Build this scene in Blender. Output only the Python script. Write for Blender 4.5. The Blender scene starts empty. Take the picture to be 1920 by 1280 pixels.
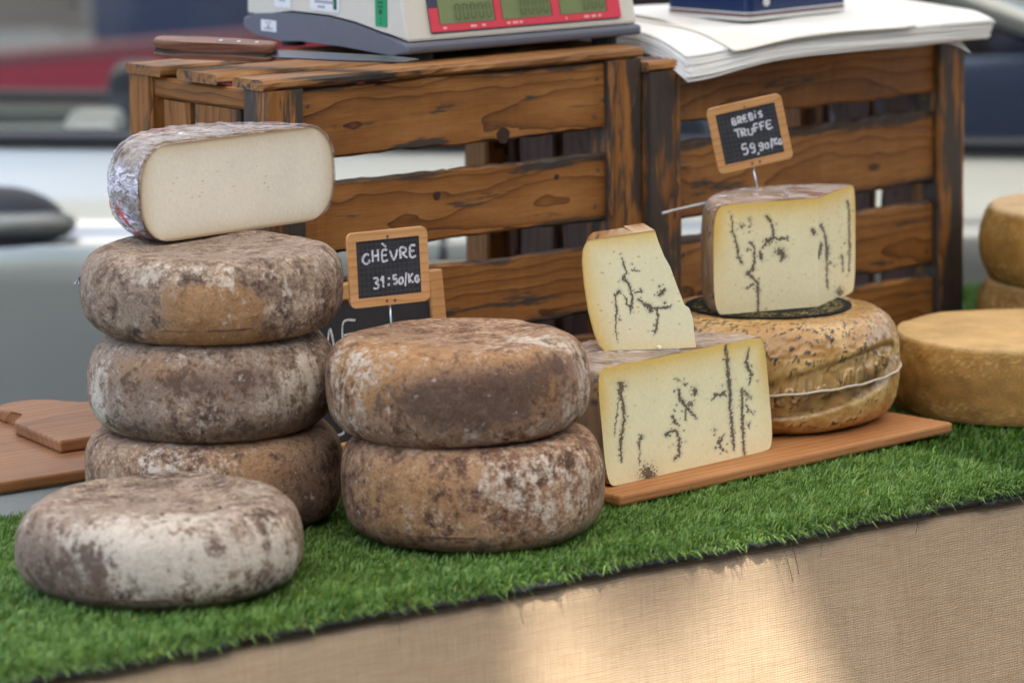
import bpy, bmesh, math, random
import numpy as np
from mathutils import Vector, Matrix, noise as mn

random.seed(7); rng = np.random.default_rng(7)
S = bpy.context.scene
COL = S.collection
R_ = math.radians

# ------------------------------------------------------------------ camera
YAW, PITCH, ROLL = 0.6579, 0.1710, -0.0116
FW = Vector((math.sin(YAW)*math.cos(PITCH), math.cos(YAW)*math.cos(PITCH), -math.sin(PITCH)))
RT0 = Vector((math.cos(YAW), -math.sin(YAW), 0)); UP0 = RT0.cross(FW)
RT = RT0*math.cos(ROLL) + UP0*math.sin(ROLL); UP = -RT0*math.sin(ROLL) + UP0*math.cos(ROLL)
CAM = Vector((-2.8051, -3.3892, 0.8240))
cd = bpy.data.cameras.new('camera'); cam = bpy.data.objects.new('camera', cd); COL.objects.link(cam)
cam.matrix_world = Matrix(((RT.x, UP.x, -FW.x, CAM.x), (RT.y, UP.y, -FW.y, CAM.y), (RT.z, UP.z, -FW.z, CAM.z), (0, 0, 0, 1)))
cd.sensor_width = 36; cd.lens = 7500/1920*36; cd.clip_start = .05; cd.clip_end = 500
cd.dof.use_dof = True; cd.dof.focus_distance = 3.97; cd.dof.aperture_fstop = 5.0
S.camera = cam
TOCAM = Vector((-.6115, -.7913, 0)); RIGHT = Vector((.7913, -.6115, 0))

# ------------------------------------------------------------------ sky, sun, exposure
SUN_EL, SUN_AZ = R_(58), R_(205)          # azimuth of the sun, clockwise from +Y
wd = bpy.data.worlds.new('World'); S.world = wd; wd.use_nodes = True
wn = wd.node_tree; bg = wn.nodes['Background']
sky = wn.nodes.new('ShaderNodeTexSky'); sky.sky_type = 'NISHITA'; sky.sun_disc = False
sky.sun_elevation = SUN_EL; sky.sun_rotation = SUN_AZ; sky.air_density = 1.0; sky.dust_density = 2.5; sky.ozone_density = 1.0
wn.links.new(sky.outputs[0], bg.inputs[0]); bg.inputs[1].default_value = .15
sd = bpy.data.lights.new('sun', 'SUN'); sd.energy = 2.9; sd.angle = R_(2.4); sd.color = (1, .955, .89)
sun = bpy.data.objects.new('sun', sd); COL.objects.link(sun)
SUNV = Vector((math.sin(SUN_AZ)*math.cos(SUN_EL), math.cos(SUN_AZ)*math.cos(SUN_EL), math.sin(SUN_EL)))
sun.rotation_euler = SUNV.to_track_quat('Z', 'Y').to_euler(); sun.location = (0, 0, 8)
S.view_settings.view_transform = 'Standard'; S.view_settings.look = 'None'
S.view_settings.exposure = 1.74; S.view_settings.gamma = 1
S.render.engine = 'CYCLES'; S.cycles.use_denoising = True
S.cycles.max_bounces = 8; S.cycles.transparent_max_bounces = 12; S.cycles.caustics_reflective = False; S.cycles.caustics_refractive = False

# ------------------------------------------------------------------ node helpers
def mk(name):
    m = bpy.data.materials.new(name); m.use_nodes = True
    nt = m.node_tree; return m, nt, nt.nodes['Principled BSDF']
def nd(nt, typ, ins=None, **at):
    n = nt.nodes.new(typ)
    for k, v in at.items(): setattr(n, k, v)
    for k, v in (ins or {}).items():
        s = n.inputs[k]
        if isinstance(v, bpy.types.NodeSocket): nt.links.new(v, s)
        else: s.default_value = v
    return n
def noi(nt, vec, scale, detail=4, rough=.55, dist=0.):
    return nd(nt, 'ShaderNodeTexNoise', {'Vector': vec, 'Scale': scale, 'Detail': detail, 'Roughness': rough, 'Distortion': dist}).outputs['Fac']
def mt(nt, op, a, b=0., clamp=False):
    n = nd(nt, 'ShaderNodeMath', {0: a, 1: b}, operation=op); n.use_clamp = clamp; return n.outputs[0]
def mix(nt, f, a, b, blend='MIX'):
    n = nt.nodes.new('ShaderNodeMix'); n.data_type = 'RGBA'; n.blend_type = blend
    for i, v in ((0, f), (6, a), (7, b)):
        if isinstance(v, bpy.types.NodeSocket): nt.links.new(v, n.inputs[i])
        elif i == 0: n.inputs[i].default_value = v
        else: n.inputs[i].default_value = (*v, 1) if len(v) == 3 else v
    return n.outputs[2]
def sst(nt, v, lo, hi):
    n = nd(nt, 'ShaderNodeMapRange', {'Value': v, 'From Min': lo, 'From Max': hi}, interpolation_type='SMOOTHSTEP'); return n.outputs[0]
def ramp(nt, f, stops):
    n = nt.nodes.new('ShaderNodeValToRGB'); nt.links.new(f, n.inputs[0]); e = n.color_ramp.elements
    while len(e) < len(stops): e.new(.5)
    for i, (p, c) in enumerate(stops): e[i].position = p; e[i].color = (*c, 1)
    return n.outputs[0]
def objc(nt): return nd(nt, 'ShaderNodeTexCoord').outputs['Object']
def vmap(nt, vec, loc=(0, 0, 0), rot=(0, 0, 0), sc=(1, 1, 1)):
    return nd(nt, 'ShaderNodeMapping', {'Vector': vec, 'Location': loc, 'Rotation': rot, 'Scale': sc}).outputs[0]
def voff(nt, vec, amt=37.):
    r = nd(nt, 'ShaderNodeObjectInfo').outputs['Random']
    v = nd(nt, 'ShaderNodeVectorMath', {0: (amt, amt*.37, amt*.61), 'Scale': r}, operation='SCALE').outputs[0]
    return nd(nt, 'ShaderNodeVectorMath', {0: vec, 1: v}, operation='ADD').outputs[0], r
def bump(nt, b, h, strength=.4, dist=.002):
    n = nd(nt, 'ShaderNodeBump', {'Height': h, 'Strength': strength, 'Distance': dist}); nt.links.new(n.outputs[0], b.inputs['Normal'])
def setb(nt, b, col=None, rough=None, **kw):
    for k, v in (('Base Color', col), ('Roughness', rough), *kw.items()):
        if v is None: continue
        if isinstance(v, bpy.types.NodeSocket): nt.links.new(v, b.inputs[k])
        else: b.inputs[k].default_value = (*v, 1) if (isinstance(v, tuple) and len(v) == 3 and b.inputs[k].type == 'RGBA') else v
def plain(name, col, rough=.5, metal=0., vary=.12, scale=40, bmp=0., spec=.5):
    m, nt, b = mk(name); o = objc(nt); n = noi(nt, o, scale, 5)
    c = mix(nt, n, tuple(x*(1-vary) for x in col), tuple(min(1, x*(1+vary)) for x in col))
    setb(nt, b, c, rough, Metallic=metal, **{'Specular IOR Level': spec})
    if bmp: bump(nt, b, noi(nt, o, scale*4, 4), bmp, .001)
    return m

# ------------------------------------------------------------------ materials
def wood(name, dark, mid, light, grey=.0, edge=0., ring=34., rough=.55, spec=.3, knots=True):
    m, nt, b = mk(name); o0 = objc(nt); o, r = voff(nt, o0, 9.)
    w = noi(nt, vmap(nt, o, sc=(1.6, 5, 5)), 2.2, 3)
    wv = nd(nt, 'ShaderNodeVectorMath', {0: (0, .030, .035), 'Scale': w}, operation='SCALE').outputs[0]
    rc = mt(nt, 'SUBTRACT', r, .5)
    ro = nd(nt, 'ShaderNodeCombineXYZ', {0: mt(nt, 'MULTIPLY', rc, .5), 1: mt(nt, 'MULTIPLY', rc, .07), 2: mt(nt, 'ADD', .022, mt(nt, 'MULTIPLY', rc, .03))}).outputs[0]
    p0 = nd(nt, 'ShaderNodeVectorMath', {0: o0, 1: ro}, operation='ADD').outputs[0]
    p = nd(nt, 'ShaderNodeVectorMath', {0: vmap(nt, p0, rot=(0, .10, .07), sc=(.11, 1, 1)), 1: wv}, operation='ADD').outputs[0]
    rings = nd(nt, 'ShaderNodeTexWave', {'Vector': p, 'Scale': ring, 'Distortion': 1.6, 'Detail': 3, 'Detail Scale': .5}, wave_type='RINGS', rings_direction='X', wave_profile='SAW').outputs['Fac']
    fib = noi(nt, vmap(nt, o, sc=(6, 160, 160)), 3., 4, .7)
    blot = noi(nt, vmap(nt, o, sc=(1, 2.5, 2.5)), 7., 4)
    line = mt(nt, 'POWER', rings, 9.)
    f = mt(nt, 'ADD', mt(nt, 'ADD', mt(nt, 'MULTIPLY', rings, .10), mt(nt, 'MULTIPLY', line, .34)), mt(nt, 'ADD', mt(nt, 'MULTIPLY', fib, .40), mt(nt, 'MULTIPLY', blot, .50)))
    c = ramp(nt, f, [(.30, light), (.52, mid), (.92, dark)])
    if knots:
        v = nd(nt, 'ShaderNodeTexVoronoi', {'Vector': vmap(nt, o, sc=(.45, 1, 1)), 'Scale': 13., 'Randomness': 1.})
        k = sst(nt, v.outputs['Distance'], .10, .05)
        c = mix(nt, mt(nt, 'MULTIPLY', k, .85), c, tuple(x*.25 for x in dark))
    if grey:
        g = noi(nt, vmap(nt, o, sc=(.22, 1.6, 1.6)), 26., 7, .65)
        g2 = noi(nt, o, 6., 3)
        gm = sst(nt, mt(nt, 'ADD', g, mt(nt, 'MULTIPLY', g2, .35)), .80-grey*.16, .86-grey*.14)
        c = mix(nt, mt(nt, 'MULTIPLY', gm, .9), c, (.035, .036, .035))
    if edge:
        yy = mt(nt, 'ABSOLUTE', nd(nt, 'ShaderNodeSeparateXYZ', {0: o0}).outputs[1]); ne_ = noi(nt, vmap(nt, o, sc=(.35, 1.2, 1.2)), 30., 6, .65); nb_ = noi(nt, o, 5., 2)
        em = mt(nt, 'MULTIPLY', sst(nt, mt(nt, 'ADD', mt(nt, 'MULTIPLY', yy, 30.), mt(nt, 'ADD', mt(nt, 'MULTIPLY', ne_, .9), mt(nt, 'MULTIPLY', nb_, 1.1))), 1.95, 2.15), edge)
        c = mix(nt, em, c, (.030, .030, .028))
    setb(nt, b, c, rough, **{'Specular IOR Level': spec})
    bump(nt, b, mt(nt, 'ADD', fib, mt(nt, 'MULTIPLY', rings, .5)), .35, .0012)
    return m
CW = ((.060, .020, .006), (.250, .102, .024), (.42, .198, .058))
M_crate = wood('crate wood', *CW, grey=.24, edge=.85)
M_crate_worn = wood('worn crate wood', *CW, grey=1.25)
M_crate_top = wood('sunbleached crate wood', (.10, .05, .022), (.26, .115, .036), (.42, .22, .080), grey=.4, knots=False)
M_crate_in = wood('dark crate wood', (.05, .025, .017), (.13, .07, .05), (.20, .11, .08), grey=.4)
M_knot = plain('dark wood knot', (.035, .014, .007), .7, vary=.6, scale=300)
M_board = wood('cutting board wood', (.20, .075, .022), (.40, .17, .055), (.52, .26, .10), ring=30, knots=False, rough=.6)
M_boardL = wood('dark cutting board wood', (.11, .042, .016), (.25, .105, .04), (.36, .17, .075), ring=30, knots=False, rough=.45)
M_knifewood = wood('knife handle wood', (.06, .022, .012), (.17, .07, .04), (.28, .13, .08), ring=70, knots=False, rough=.4)
M_frame = wood('sign frame wood', (.38, .17, .055), (.56, .29, .11), (.66, .38, .17), ring=40, knots=False, rough=.5)

def rind_mat():
    m, nt, b = mk('natural goat cheese rind'); o, r = voff(nt, objc(nt), 11.)
    at = nd(nt, 'ShaderNodeAttribute', attribute_name='patch'); sp = nd(nt, 'ShaderNodeSeparateColor', {0: at.outputs['Color']})
    n1 = noi(nt, o, 13., 6, .6); n2 = noi(nt, o, 42., 7, .68, .4); n3 = noi(nt, o, 150., 6, .7); n4 = noi(nt, o, 26., 5, .6, .8)
    ns = noi(nt, vmap(nt, o, sc=(1, 1, .22)), 95., 5, .65)
    n5 = noi(nt, o, 420., 4, .6)
    def z(n, k): return mt(nt, 'MULTIPLY', mt(nt, 'SUBTRACT', n, .5), k)
    def add(*a):
        t = a[0]
        for q in a[1:]: t = mt(nt, 'ADD', t, q)
        return t
    c = ramp(nt, add(z(n1, .5), z(n2, 1.4), z(n3, 1.0), z(n5, .7), .5), [(.22, (.085, .055, .040)), (.42, (.225, .155, .112)), (.58, (.36, .26, .175)), (.78, (.56, .45, .33))])
    c = mix(nt, mt(nt, 'MULTIPLY', sst(nt, add(n1, z(n2, .9)), .46, .66), .6), c, mix(nt, add(n3, z(n5, .9)), (.15, .108, .092), (.40, .315, .255)))
    c = mix(nt, mt(nt, 'MULTIPLY', at.outputs['Alpha'], .85), c, mix(nt, 1., c, (1.22, .80, .46), 'MULTIPLY'))
    ft = sst(nt, add(sp.outputs['Blue'], z(n1, 1.1), z(n2, 1.3), z(n3, .9)), .14, .60)
    c = mix(nt, mt(nt, 'MULTIPLY', ft, .85), c, mix(nt, add(n3, z(n5, .8), z(n2, .6)), (.23, .10, .035), (.52, .30, .13)))
    fw = sst(nt, add(sp.outputs['Red'], z(n4, 1.2), z(n3, 1.3), z(ns, 1.0), z(n2, .8), z(n5, .5)), .14, .62)
    c = mix(nt, mt(nt, 'MULTIPLY', fw, .92), c, mix(nt, add(n3, z(n5, .8)), (.44, .355, .26), (.79, .715, .59)))
    fd = sst(nt, add(sp.outputs['Green'], z(n1, 1.0), z(n2, 1.5), z(n3, 1.2), z(n5, .5)), .20, .47)
    c = mix(nt, mt(nt, 'MULTIPLY', fd, .92), c, mix(nt, add(n3, z(n5, .8)), (.035, .020, .014), (.17, .105, .072)))
    spk = sst(nt, noi(nt, o, 75., 3, .5), .70, .76)
    c = mix(nt, mt(nt, 'MULTIPLY', spk, .55), c, (.33, .13, .03))
    spw = sst(nt, noi(nt, vmap(nt, o, loc=(3, 5, 1)), 110., 4, .6), .63, .70)
    c = mix(nt, mt(nt, 'MULTIPLY', spw, .5), c, (.66, .60, .52))
    setb(nt, b, c, .82, **{'Specular IOR Level': .18})
    bump(nt, b, add(mt(nt, 'MULTIPLY', n2, .6), n3, mt(nt, 'MULTIPLY', n5, .4)), .85, .0034)
    return m
M_rind = rind_mat()

def attr_mat(name, rough=.45, bscale=120., bstr=.15, sss=.0, spec=.4, fine=.10):
    m, nt, b = mk(name); o = objc(nt); at = nd(nt, 'ShaderNodeAttribute', attribute_name='col')
    n = noi(nt, o, bscale, 5, .6); n2 = noi(nt, o, 22., 4)
    k = mt(nt, 'ADD', 1-fine, mt(nt, 'MULTIPLY', mt(nt, 'ADD', n, n2), fine))
    c = nd(nt, 'ShaderNodeVectorMath', {0: at.outputs['Color'], 'Scale': k}, operation='SCALE').outputs[0]
    setb(nt, b, c, rough, **{'Specular IOR Level': spec, 'Subsurface Weight': sss, 'Subsurface Radius': (.008, .005, .002), 'Subsurface Scale': .5})
    bump(nt, b, n, bstr, .0012); return m
M_paste = attr_mat('cut cheese paste', .55, 240., .35, fine=.17, spec=.3)
M_waxrind = attr_mat('waxy truffle cheese rind', .28, 160., .5, spec=.6, fine=.3)

def film_mat():
    m, nt, b = mk('cling film'); o = objc(nt)
    out = nt.nodes['Material Output']
    tr = nd(nt, 'ShaderNodeBsdfTransparent', {'Color': (.96, .96, .97, 1)}); gl = nd(nt, 'ShaderNodeBsdfGlossy', {'Color': (1, 1, 1, 1), 'Roughness': .16})
    df = nd(nt, 'ShaderNodeBsdfDiffuse', {'Color': (.85, .84, .88, 1)})
    h = noi(nt, vmap(nt, o, sc=(1, 1, 3.2)), 60., 5, .6, 1.2)
    bp = nd(nt, 'ShaderNodeBump', {'Height': h, 'Strength': 1., 'Distance': .006}); nt.links.new(bp.outputs[0], gl.inputs['Normal'])
    fr = nd(nt, 'ShaderNodeFresnel', {'IOR': 1.6, 'Normal': bp.outputs[0]}).outputs[0]
    an_ = nd(nt, 'ShaderNodeAttribute', attribute_name='sheen_print'); at = an_.outputs['Alpha']; nt.links.new(an_.outputs['Color'], df.inputs['Color'])
    a = nd(nt, 'ShaderNodeMixShader', {0: mt(nt, 'MULTIPLY', at, sst(nt, h, .35, .75))}); nt.links.new(tr.outputs[0], a.inputs[1]); nt.links.new(df.outputs[0], a.inputs[2])
    z = nd(nt, 'ShaderNodeMixShader', {0: mt(nt, 'ADD', mt(nt, 'MULTIPLY', fr, .42), .03)}); nt.links.new(a.outputs[0], z.inputs[1]); nt.links.new(gl.outputs[0], z.inputs[2])
    nt.links.new(z.outputs[0], out.inputs[0]); return m
M_film = film_mat()
def glass_mat(name, tint):
    m, nt, b = mk(name); out = nt.nodes['Material Output']
    tr = nd(nt, 'ShaderNodeBsdfTransparent', {'Color': (*tint, 1)}); gl = nd(nt, 'ShaderNodeBsdfGlossy', {'Roughness': .02})
    fr = nd(nt, 'ShaderNodeFresnel', {'IOR': 1.22}).outputs[0]
    z = nd(nt, 'ShaderNodeMixShader', {0: fr}); nt.links.new(tr.outputs[0], z.inputs[1]); nt.links.new(gl.outputs[0], z.inputs[2])
    nt.links.new(z.outputs[0], out.inputs[0]); return m
M_glass = glass_mat('car window glass', (.90, .93, .91))
M_glassdark = glass_mat('dark car window glass', (.07, .08, .13))

def burlap_mat():
    m, nt, b = mk('woven burlap'); o = objc(nt)
    p = nd(nt, 'ShaderNodeVectorMath', {0: o, 1: nd(nt, 'ShaderNodeVectorMath', {0: nd(nt, 'ShaderNodeTexNoise', {'Vector': o, 'Scale': 9., 'Detail': 3}).outputs['Color'], 'Scale': .006}, operation='SCALE').outputs[0]}, operation='ADD').outputs[0]
    wx = nd(nt, 'ShaderNodeTexWave', {'Vector': p, 'Scale': 150., 'Distortion': .6, 'Detail': 1}, bands_direction='X').outputs['Fac']
    wz = nd(nt, 'ShaderNodeTexWave', {'Vector': p, 'Scale': 130., 'Distortion': .6, 'Detail': 1}, bands_direction='Z').outputs['Fac']
    wv = mt(nt, 'MULTIPLY', mt(nt, 'ADD', .35, wx), mt(nt, 'ADD', .35, wz))
    sx = noi(nt, vmap(nt, p, sc=(2, 1, 60)), 14., 4, .7); sz = noi(nt, vmap(nt, p, sc=(60, 1, 2)), 14., 4, .7); big = noi(nt, o, 7., 4)
    f = mt(nt, 'ADD', mt(nt, 'MULTIPLY', wv, .20), mt(nt, 'ADD', mt(nt, 'MULTIPLY', sx, .46), mt(nt, 'ADD', mt(nt, 'MULTIPLY', sz, .42), mt(nt, 'MULTIPLY', big, .18))))
    c = ramp(nt, f, [(.30, (.19, .120, .062)), (.58, (.40, .280, .165)), (.9, (.57, .435, .285))])
    setb(nt, b, c, .9, **{'Specular IOR Level': .12}); bump(nt, b, f, .55, .0012); return m
M_burlap = burlap_mat()
def grass_mat():
    m, nt, b = mk('plastic turf blades'); at = nd(nt, 'ShaderNodeAttribute', attribute_name='col')
    setb(nt, b, at.outputs['Color'], .42, **{'Specular IOR Level': .45})
    tl = nd(nt, 'ShaderNodeBsdfTranslucent', {'Color': at.outputs['Color']}); z = nd(nt, 'ShaderNodeMixShader', {0: .25})
    nt.links.new(b.outputs[0], z.inputs[1]); nt.links.new(tl.outputs[0], z.inputs[2]); nt.links.new(z.outputs[0], nt.nodes['Material Output'].inputs[0]); return m
M_grass = grass_mat()
M_backing = plain('black turf backing', (.018, .019, .022), .85, vary=.5, scale=120, bmp=.5)
M_slate = plain('chalkboard slate', (.020, .021, .024), .6, vary=.3, scale=60)
def slate_mat():
    m, nt, b = mk('ruled slate'); o = objc(nt)
    g = None
    for ax in 'XY':
        w = nd(nt, 'ShaderNodeTexWave', {'Vector': o, 'Scale': 68. if ax == 'X' else 60., 'Distortion': 0.}, bands_direction=ax).outputs['Fac']
        l = sst(nt, w, .93, .99); g = l if g is None else mt(nt, 'MAXIMUM', g, l)
    n = noi(nt, o, 60., 5, .6)
    c = mix(nt, mt(nt, 'MULTIPLY', g, .35), mix(nt, sst(nt, n, .35, .8), (.016, .017, .020), (.035, .037, .042)), (.10, .11, .13))
    setb(nt, b, c, .55); return m
M_slate_ruled = slate_mat()
def chalk_mat():
    m, nt, b = mk('white chalk'); o = objc(nt); out = nt.nodes['Material Output']
    n = noi(nt, o, 900., 4, .7); setb(nt, b, (.72, .74, .78), .9)
    tr = nd(nt, 'ShaderNodeBsdfTransparent'); z = nd(nt, 'ShaderNodeMixShader', {0: mt(nt, 'ADD', .35, sst(nt, n, .40, .60), True)})
    nt.links.new(tr.outputs[0], z.inputs[1]); nt.links.new(b.outputs[0], z.inputs[2]); nt.links.new(z.outputs[0], out.inputs[0]); return m
M_chalk = chalk_mat()
M_steel = plain('brushed steel', (.62, .63, .65), .28, 1., .1, 60)
M_bladesteel = plain('knife steel', (.10, .108, .125), .35, 1., .08, 30)
M_iron = plain('dark screw steel', (.18, .17, .16), .4, .9)
M_paper = plain('off white wrapping paper', (.80, .80, .775), .75, vary=.03, scale=30)
M_paper2 = plain('cream kraft paper edge', (.78, .745, .655), .8, vary=.04, scale=30)
M_beige = plain('beige scale plastic', (.62, .60, .53), .42, vary=.04, scale=60, bmp=.05)
M_greypl = plain('slate grey scale plastic', (.115, .125, .16), .5, vary=.06, scale=60, bmp=.08)
M_black = plain('black rubber', (.012, .012, .013), .7)
M_red = plain('red display panel', (.62, .045, .075), .35, vary=.05)
M_navypanel = plain('navy display panel', (.035, .045, .085), .35, vary=.05)
M_lcd = plain('green display glass', (.20, .25, .12), .12, vary=.25, scale=9)
M_digit = plain('display digits', (.075, .10, .045), .3)
M_sticker = plain('white sticker', (.74, .76, .80), .4, vary=.03)
M_green = plain('green inspection sticker', (.0, .30, .115), .4, vary=.06)
M_greendk = plain('dark green print', (.0, .075, .03), .5)
M_print = plain('grey print', (.28, .29, .34), .6)
M_printred = plain('pale pink print', (.80, .42, .45), .6)
M_navytin = plain('navy tin', (.008, .022, .085), .22, .0, .15, 20, spec=.6)
M_silver = plain('silver stripe', (.62, .63, .62), .3, .3)
M_maroonstripe = plain('maroon stripe', (.13, .03, .035), .35)
M_string = plain('cotton string', (.60, .52, .40), .85, vary=.25, scale=300, bmp=.6)
M_whitebox = plain('white plastic box', (.60, .64, .66), .45, vary=.04)
M_crumb = plain('cheese crumb', (.8, .75, .6), .6)
def paint(name, col, rough=.28, metal=.35):
    m, nt, b = mk(name); n = noi(nt, objc(nt), 3., 3)
    setb(nt, b, mix(nt, n, tuple(x*.93 for x in col), tuple(x*1.05 for x in col)), rough, Metallic=metal, **{'Coat Weight': .8, 'Coat Roughness': .06}); return m
M_car = paint('silver green car paint', (.43, .455, .42), .25, .6)
M_handle = plain('dark silver handle', (.20, .21, .19), .35, .3)
M_trim = plain('dark car trim', (.03, .033, .042), .4)
M_seat = plain('grey car seat cloth', (.50, .53, .46), .8, vary=.1)
M_seatlt = plain('pale grey headrest', (.13, .135, .14), .5)
M_tyre = plain('tyre rubber', (.02, .02, .02), .8)
M_maroon = plain('maroon painted board', (.33, .012, .032), .5, vary=.12, scale=2)
M_pinkedge = plain('weathered pink rail', (.20, .075, .08), .6, vary=.2, scale=3)
M_wall = plain('brown grey stone wall', (.036, .030, .028), .9, vary=.35, scale=1.6)
M_walldk = plain('dark wall recess', (.05, .045, .045), .9, vary=.3, scale=2)
M_bin = plain('dark blue bin plastic', (.010, .025, .085), .5)
M_bluevan = paint('blue van paint', (.10, .15, .30), .3, .2)
M_redlamp = plain('red lamp plastic', (.6, .02, .05), .25)
M_asphalt = plain('asphalt', (.055, .055, .057), .9, vary=.4, scale=25, bmp=.5)
def canvas_mat():
    m, nt, b = mk('cream shade canvas'); n = noi(nt, objc(nt), 30., 4); setb(nt, b, mix(nt, n, (.60, .57, .51), (.66, .63, .56)), .9)
    tl = nd(nt, 'ShaderNodeBsdfTranslucent', {'Color': (.82, .765, .67, 1)}); z = nd(nt, 'ShaderNodeMixShader', {0: .52})
    nt.links.new(b.outputs[0], z.inputs[1]); nt.links.new(tl.outputs[0], z.inputs[2]); nt.links.new(z.outputs[0], nt.nodes['Material Output'].inputs[0]); return m
M_shade_canvas = canvas_mat()
M_trunk = plain('dark tree bark', (.05, .036, .028), .95, vary=.4, scale=8, bmp=.8)
M_tablewood = plain('plain table board', (.35, .25, .15), .7)
M_fly = plain('fly body', (.06, .022, .012), .4)

# ------------------------------------------------------------------ object helpers
def tag(o, label=None, cat=None, group=None, kind=None):
    if label: o['label'] = label
    if cat: o['category'] = cat
    if group: o['group'] = group
    if kind: o['kind'] = kind
    return o
def empty(name, loc=(0, 0, 0), rot=(0, 0, 0)):
    o = bpy.data.objects.new(name, None); COL.objects.link(o); o.location = loc; o.rotation_euler = rot; o.empty_display_size = .05; return o
def link(name, me, mat, parent=None, loc=(0, 0, 0), rot=(0, 0, 0), smooth=False):
    me.materials.clear(); me.materials.append(mat)
    if smooth: me.polygons.foreach_set('use_smooth', [True]*len(me.polygons))
    o = bpy.data.objects.new(name, me); COL.objects.link(o); o.location = loc; o.rotation_euler = rot
    if parent: o.parent = parent
    return o
def mesh(name, v, f, mat, parent=None, loc=(0, 0, 0), rot=(0, 0, 0), smooth=False):
    me = bpy.data.meshes.new(name); me.from_pydata([tuple(map(float, p)) for p in v], [], f); me.update()
    return link(name, me, mat, parent, loc, rot, smooth)
def frombm(name, bm, mat, parent=None, loc=(0, 0, 0), rot=(0, 0, 0), smooth=False):
    bmesh.ops.recalc_face_normals(bm, faces=bm.faces); me = bpy.data.meshes.new(name); bm.to_mesh(me); bm.free()
    return link(name, me, mat, parent, loc, rot, smooth)
def box(name, d, mat, parent=None, loc=(0, 0, 0), rot=(0, 0, 0), bev=.0, seg=2):
    bm = bmesh.new(); bmesh.ops.create_cube(bm, size=1)
    for v in bm.verts: v.co = Vector((v.co.x*d[0], v.co.y*d[1], v.co.z*d[2]))
    if bev: bmesh.ops.bevel(bm, geom=list(bm.edges), offset=bev, segments=seg, affect='EDGES', profile=.5)
    return frombm(name, bm, mat, parent, loc, rot)
def prism(name, pts, depth, mat, parent=None, loc=(0, 0, 0), rot=(0, 0, 0), bev=0., plane='xy', smooth=False):
    """polygon pts extruded by depth; plane xy: along +z, xz: along +y, yz: along +x"""
    bm = bmesh.new()
    def P(a, b, c): return {'xy': (a, b, c), 'xz': (a, c, b), 'yz': (c, a, b)}[plane]
    lo = [bm.verts.new(P(a, b, 0)) for a, b in pts]; hi = [bm.verts.new(P(a, b, depth)) for a, b in pts]; n = len(pts)
    bm.faces.new(lo[::-1]); bm.faces.new(hi)
    for i in range(n): bm.faces.new((lo[i], lo[(i+1) % n], hi[(i+1) % n], hi[i]))
    if bev: bmesh.ops.bevel(bm, geom=list(bm.edges), offset=bev, segments=2, affect='EDGES', profile=.5)
    return frombm(name, bm, mat, parent, loc, rot, smooth)
def rrect(w, h, r, n=5, cx=0., cy=0.):
    p = []
    for sx, sy, a0 in ((1, 1, 0), (-1, 1, 90), (-1, -1, 180), (1, -1, 270)):
        for k in range(n):
            a = R_(a0 + 90*k/(n-1)); p.append((cx + sx*(w/2-r) + r*math.cos(a), cy + sy*(h/2-r) + r*math.sin(a)))
    return p
def tube(name, pts, rad, mat, parent=None, n=8, loc=(0, 0, 0), rot=(0, 0, 0), closed=False):
    P = [Vector(p) for p in pts]; rs = rad if isinstance(rad, (list, tuple)) else [rad]*len(P); v, f = [], []; m = len(P)
    for i, p in enumerate(P):
        t = ((P[(i+1) % m] if closed or i < m-1 else p) - (P[i-1] if closed or i else p)).normalized()
        a = t.cross(Vector((0, 0, 1))); a = a.normalized() if a.length > 1e-3 else Vector((1, 0, 0)); b = t.cross(a)
        v += [p + (a*math.cos(2*math.pi*k/n) + b*math.sin(2*math.pi*k/n))*rs[i] for k in range(n)]
    for i in range(m if closed else m-1):
        j = (i+1) % m; f += [(i*n+k, i*n+(k+1) % n, j*n+(k+1) % n, j*n+k) for k in range(n)]
    if not closed: f += [tuple(range(n))[::-1], tuple(range((m-1)*n, m*n))]
    return mesh(name, v, f, mat, parent, loc, rot, True)
def plank(name, L, w, t, mat, parent, loc, rot=(0, 0, 0), seg=22, rag=.0012, bev=.003, sag=0.):
    """board with its length along local x, width along y, thickness along z, worn edges"""
    sd_ = random.random()*100; v, f = [], []
    cs = [(w/2-bev, t/2), (w/2, t/2-bev), (w/2, -t/2+bev), (w/2-bev, -t/2), (-w/2+bev, -t/2), (-w/2, -t/2+bev), (-w/2, t/2-bev), (-w/2+bev, t/2)]
    for i in range(seg+1):
        x = -L/2 + L*i/seg
        for k, (y, z) in enumerate(cs):
            j = mn.noise(Vector((x*28+sd_, k//2*3.1, sd_)))*rag + mn.noise(Vector((x*7+sd_, k//4*2.1, 3)))*rag*.9
            j2 = max(0, mn.noise(Vector((x*60, k*1.7+sd_, 9))))*rag*1.5
            v.append((x + (mn.noise(Vector((y*60, z*60, sd_+i)))*.0012 if i in (0, seg) else 0), y + j*(1 if y > 0 else -1) - j2*(1 if y > 0 else -1), z - j2*.6*(1 if z > 0 else -1) + sag*math.sin(math.pi*i/seg)))
    for i in range(seg):
        for k in range(8): a = i*8; f.append((a+k, a+(k+1) % 8, a+8+(k+1) % 8, a+8+k))
    f += [tuple(range(8))[::-1], tuple(range(seg*8, seg*8+8))]
    return mesh(name, v, f, mat, parent, loc, rot)
def setcol(o, name, cols):
    a = o.data.color_attributes.new(name, 'FLOAT_COLOR', 'POINT'); c = np.ones((len(o.data.vertices), 4), np.float32); c[:, :cols.shape[1]] = cols
    a.data.foreach_set('color', c.ravel())
def fnoise(P, sc, off=0.):
    return np.array([mn.noise(Vector((p[0]*sc+off, p[1]*sc+off*.7, p[2]*sc+off*1.3))) for p in P])

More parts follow.
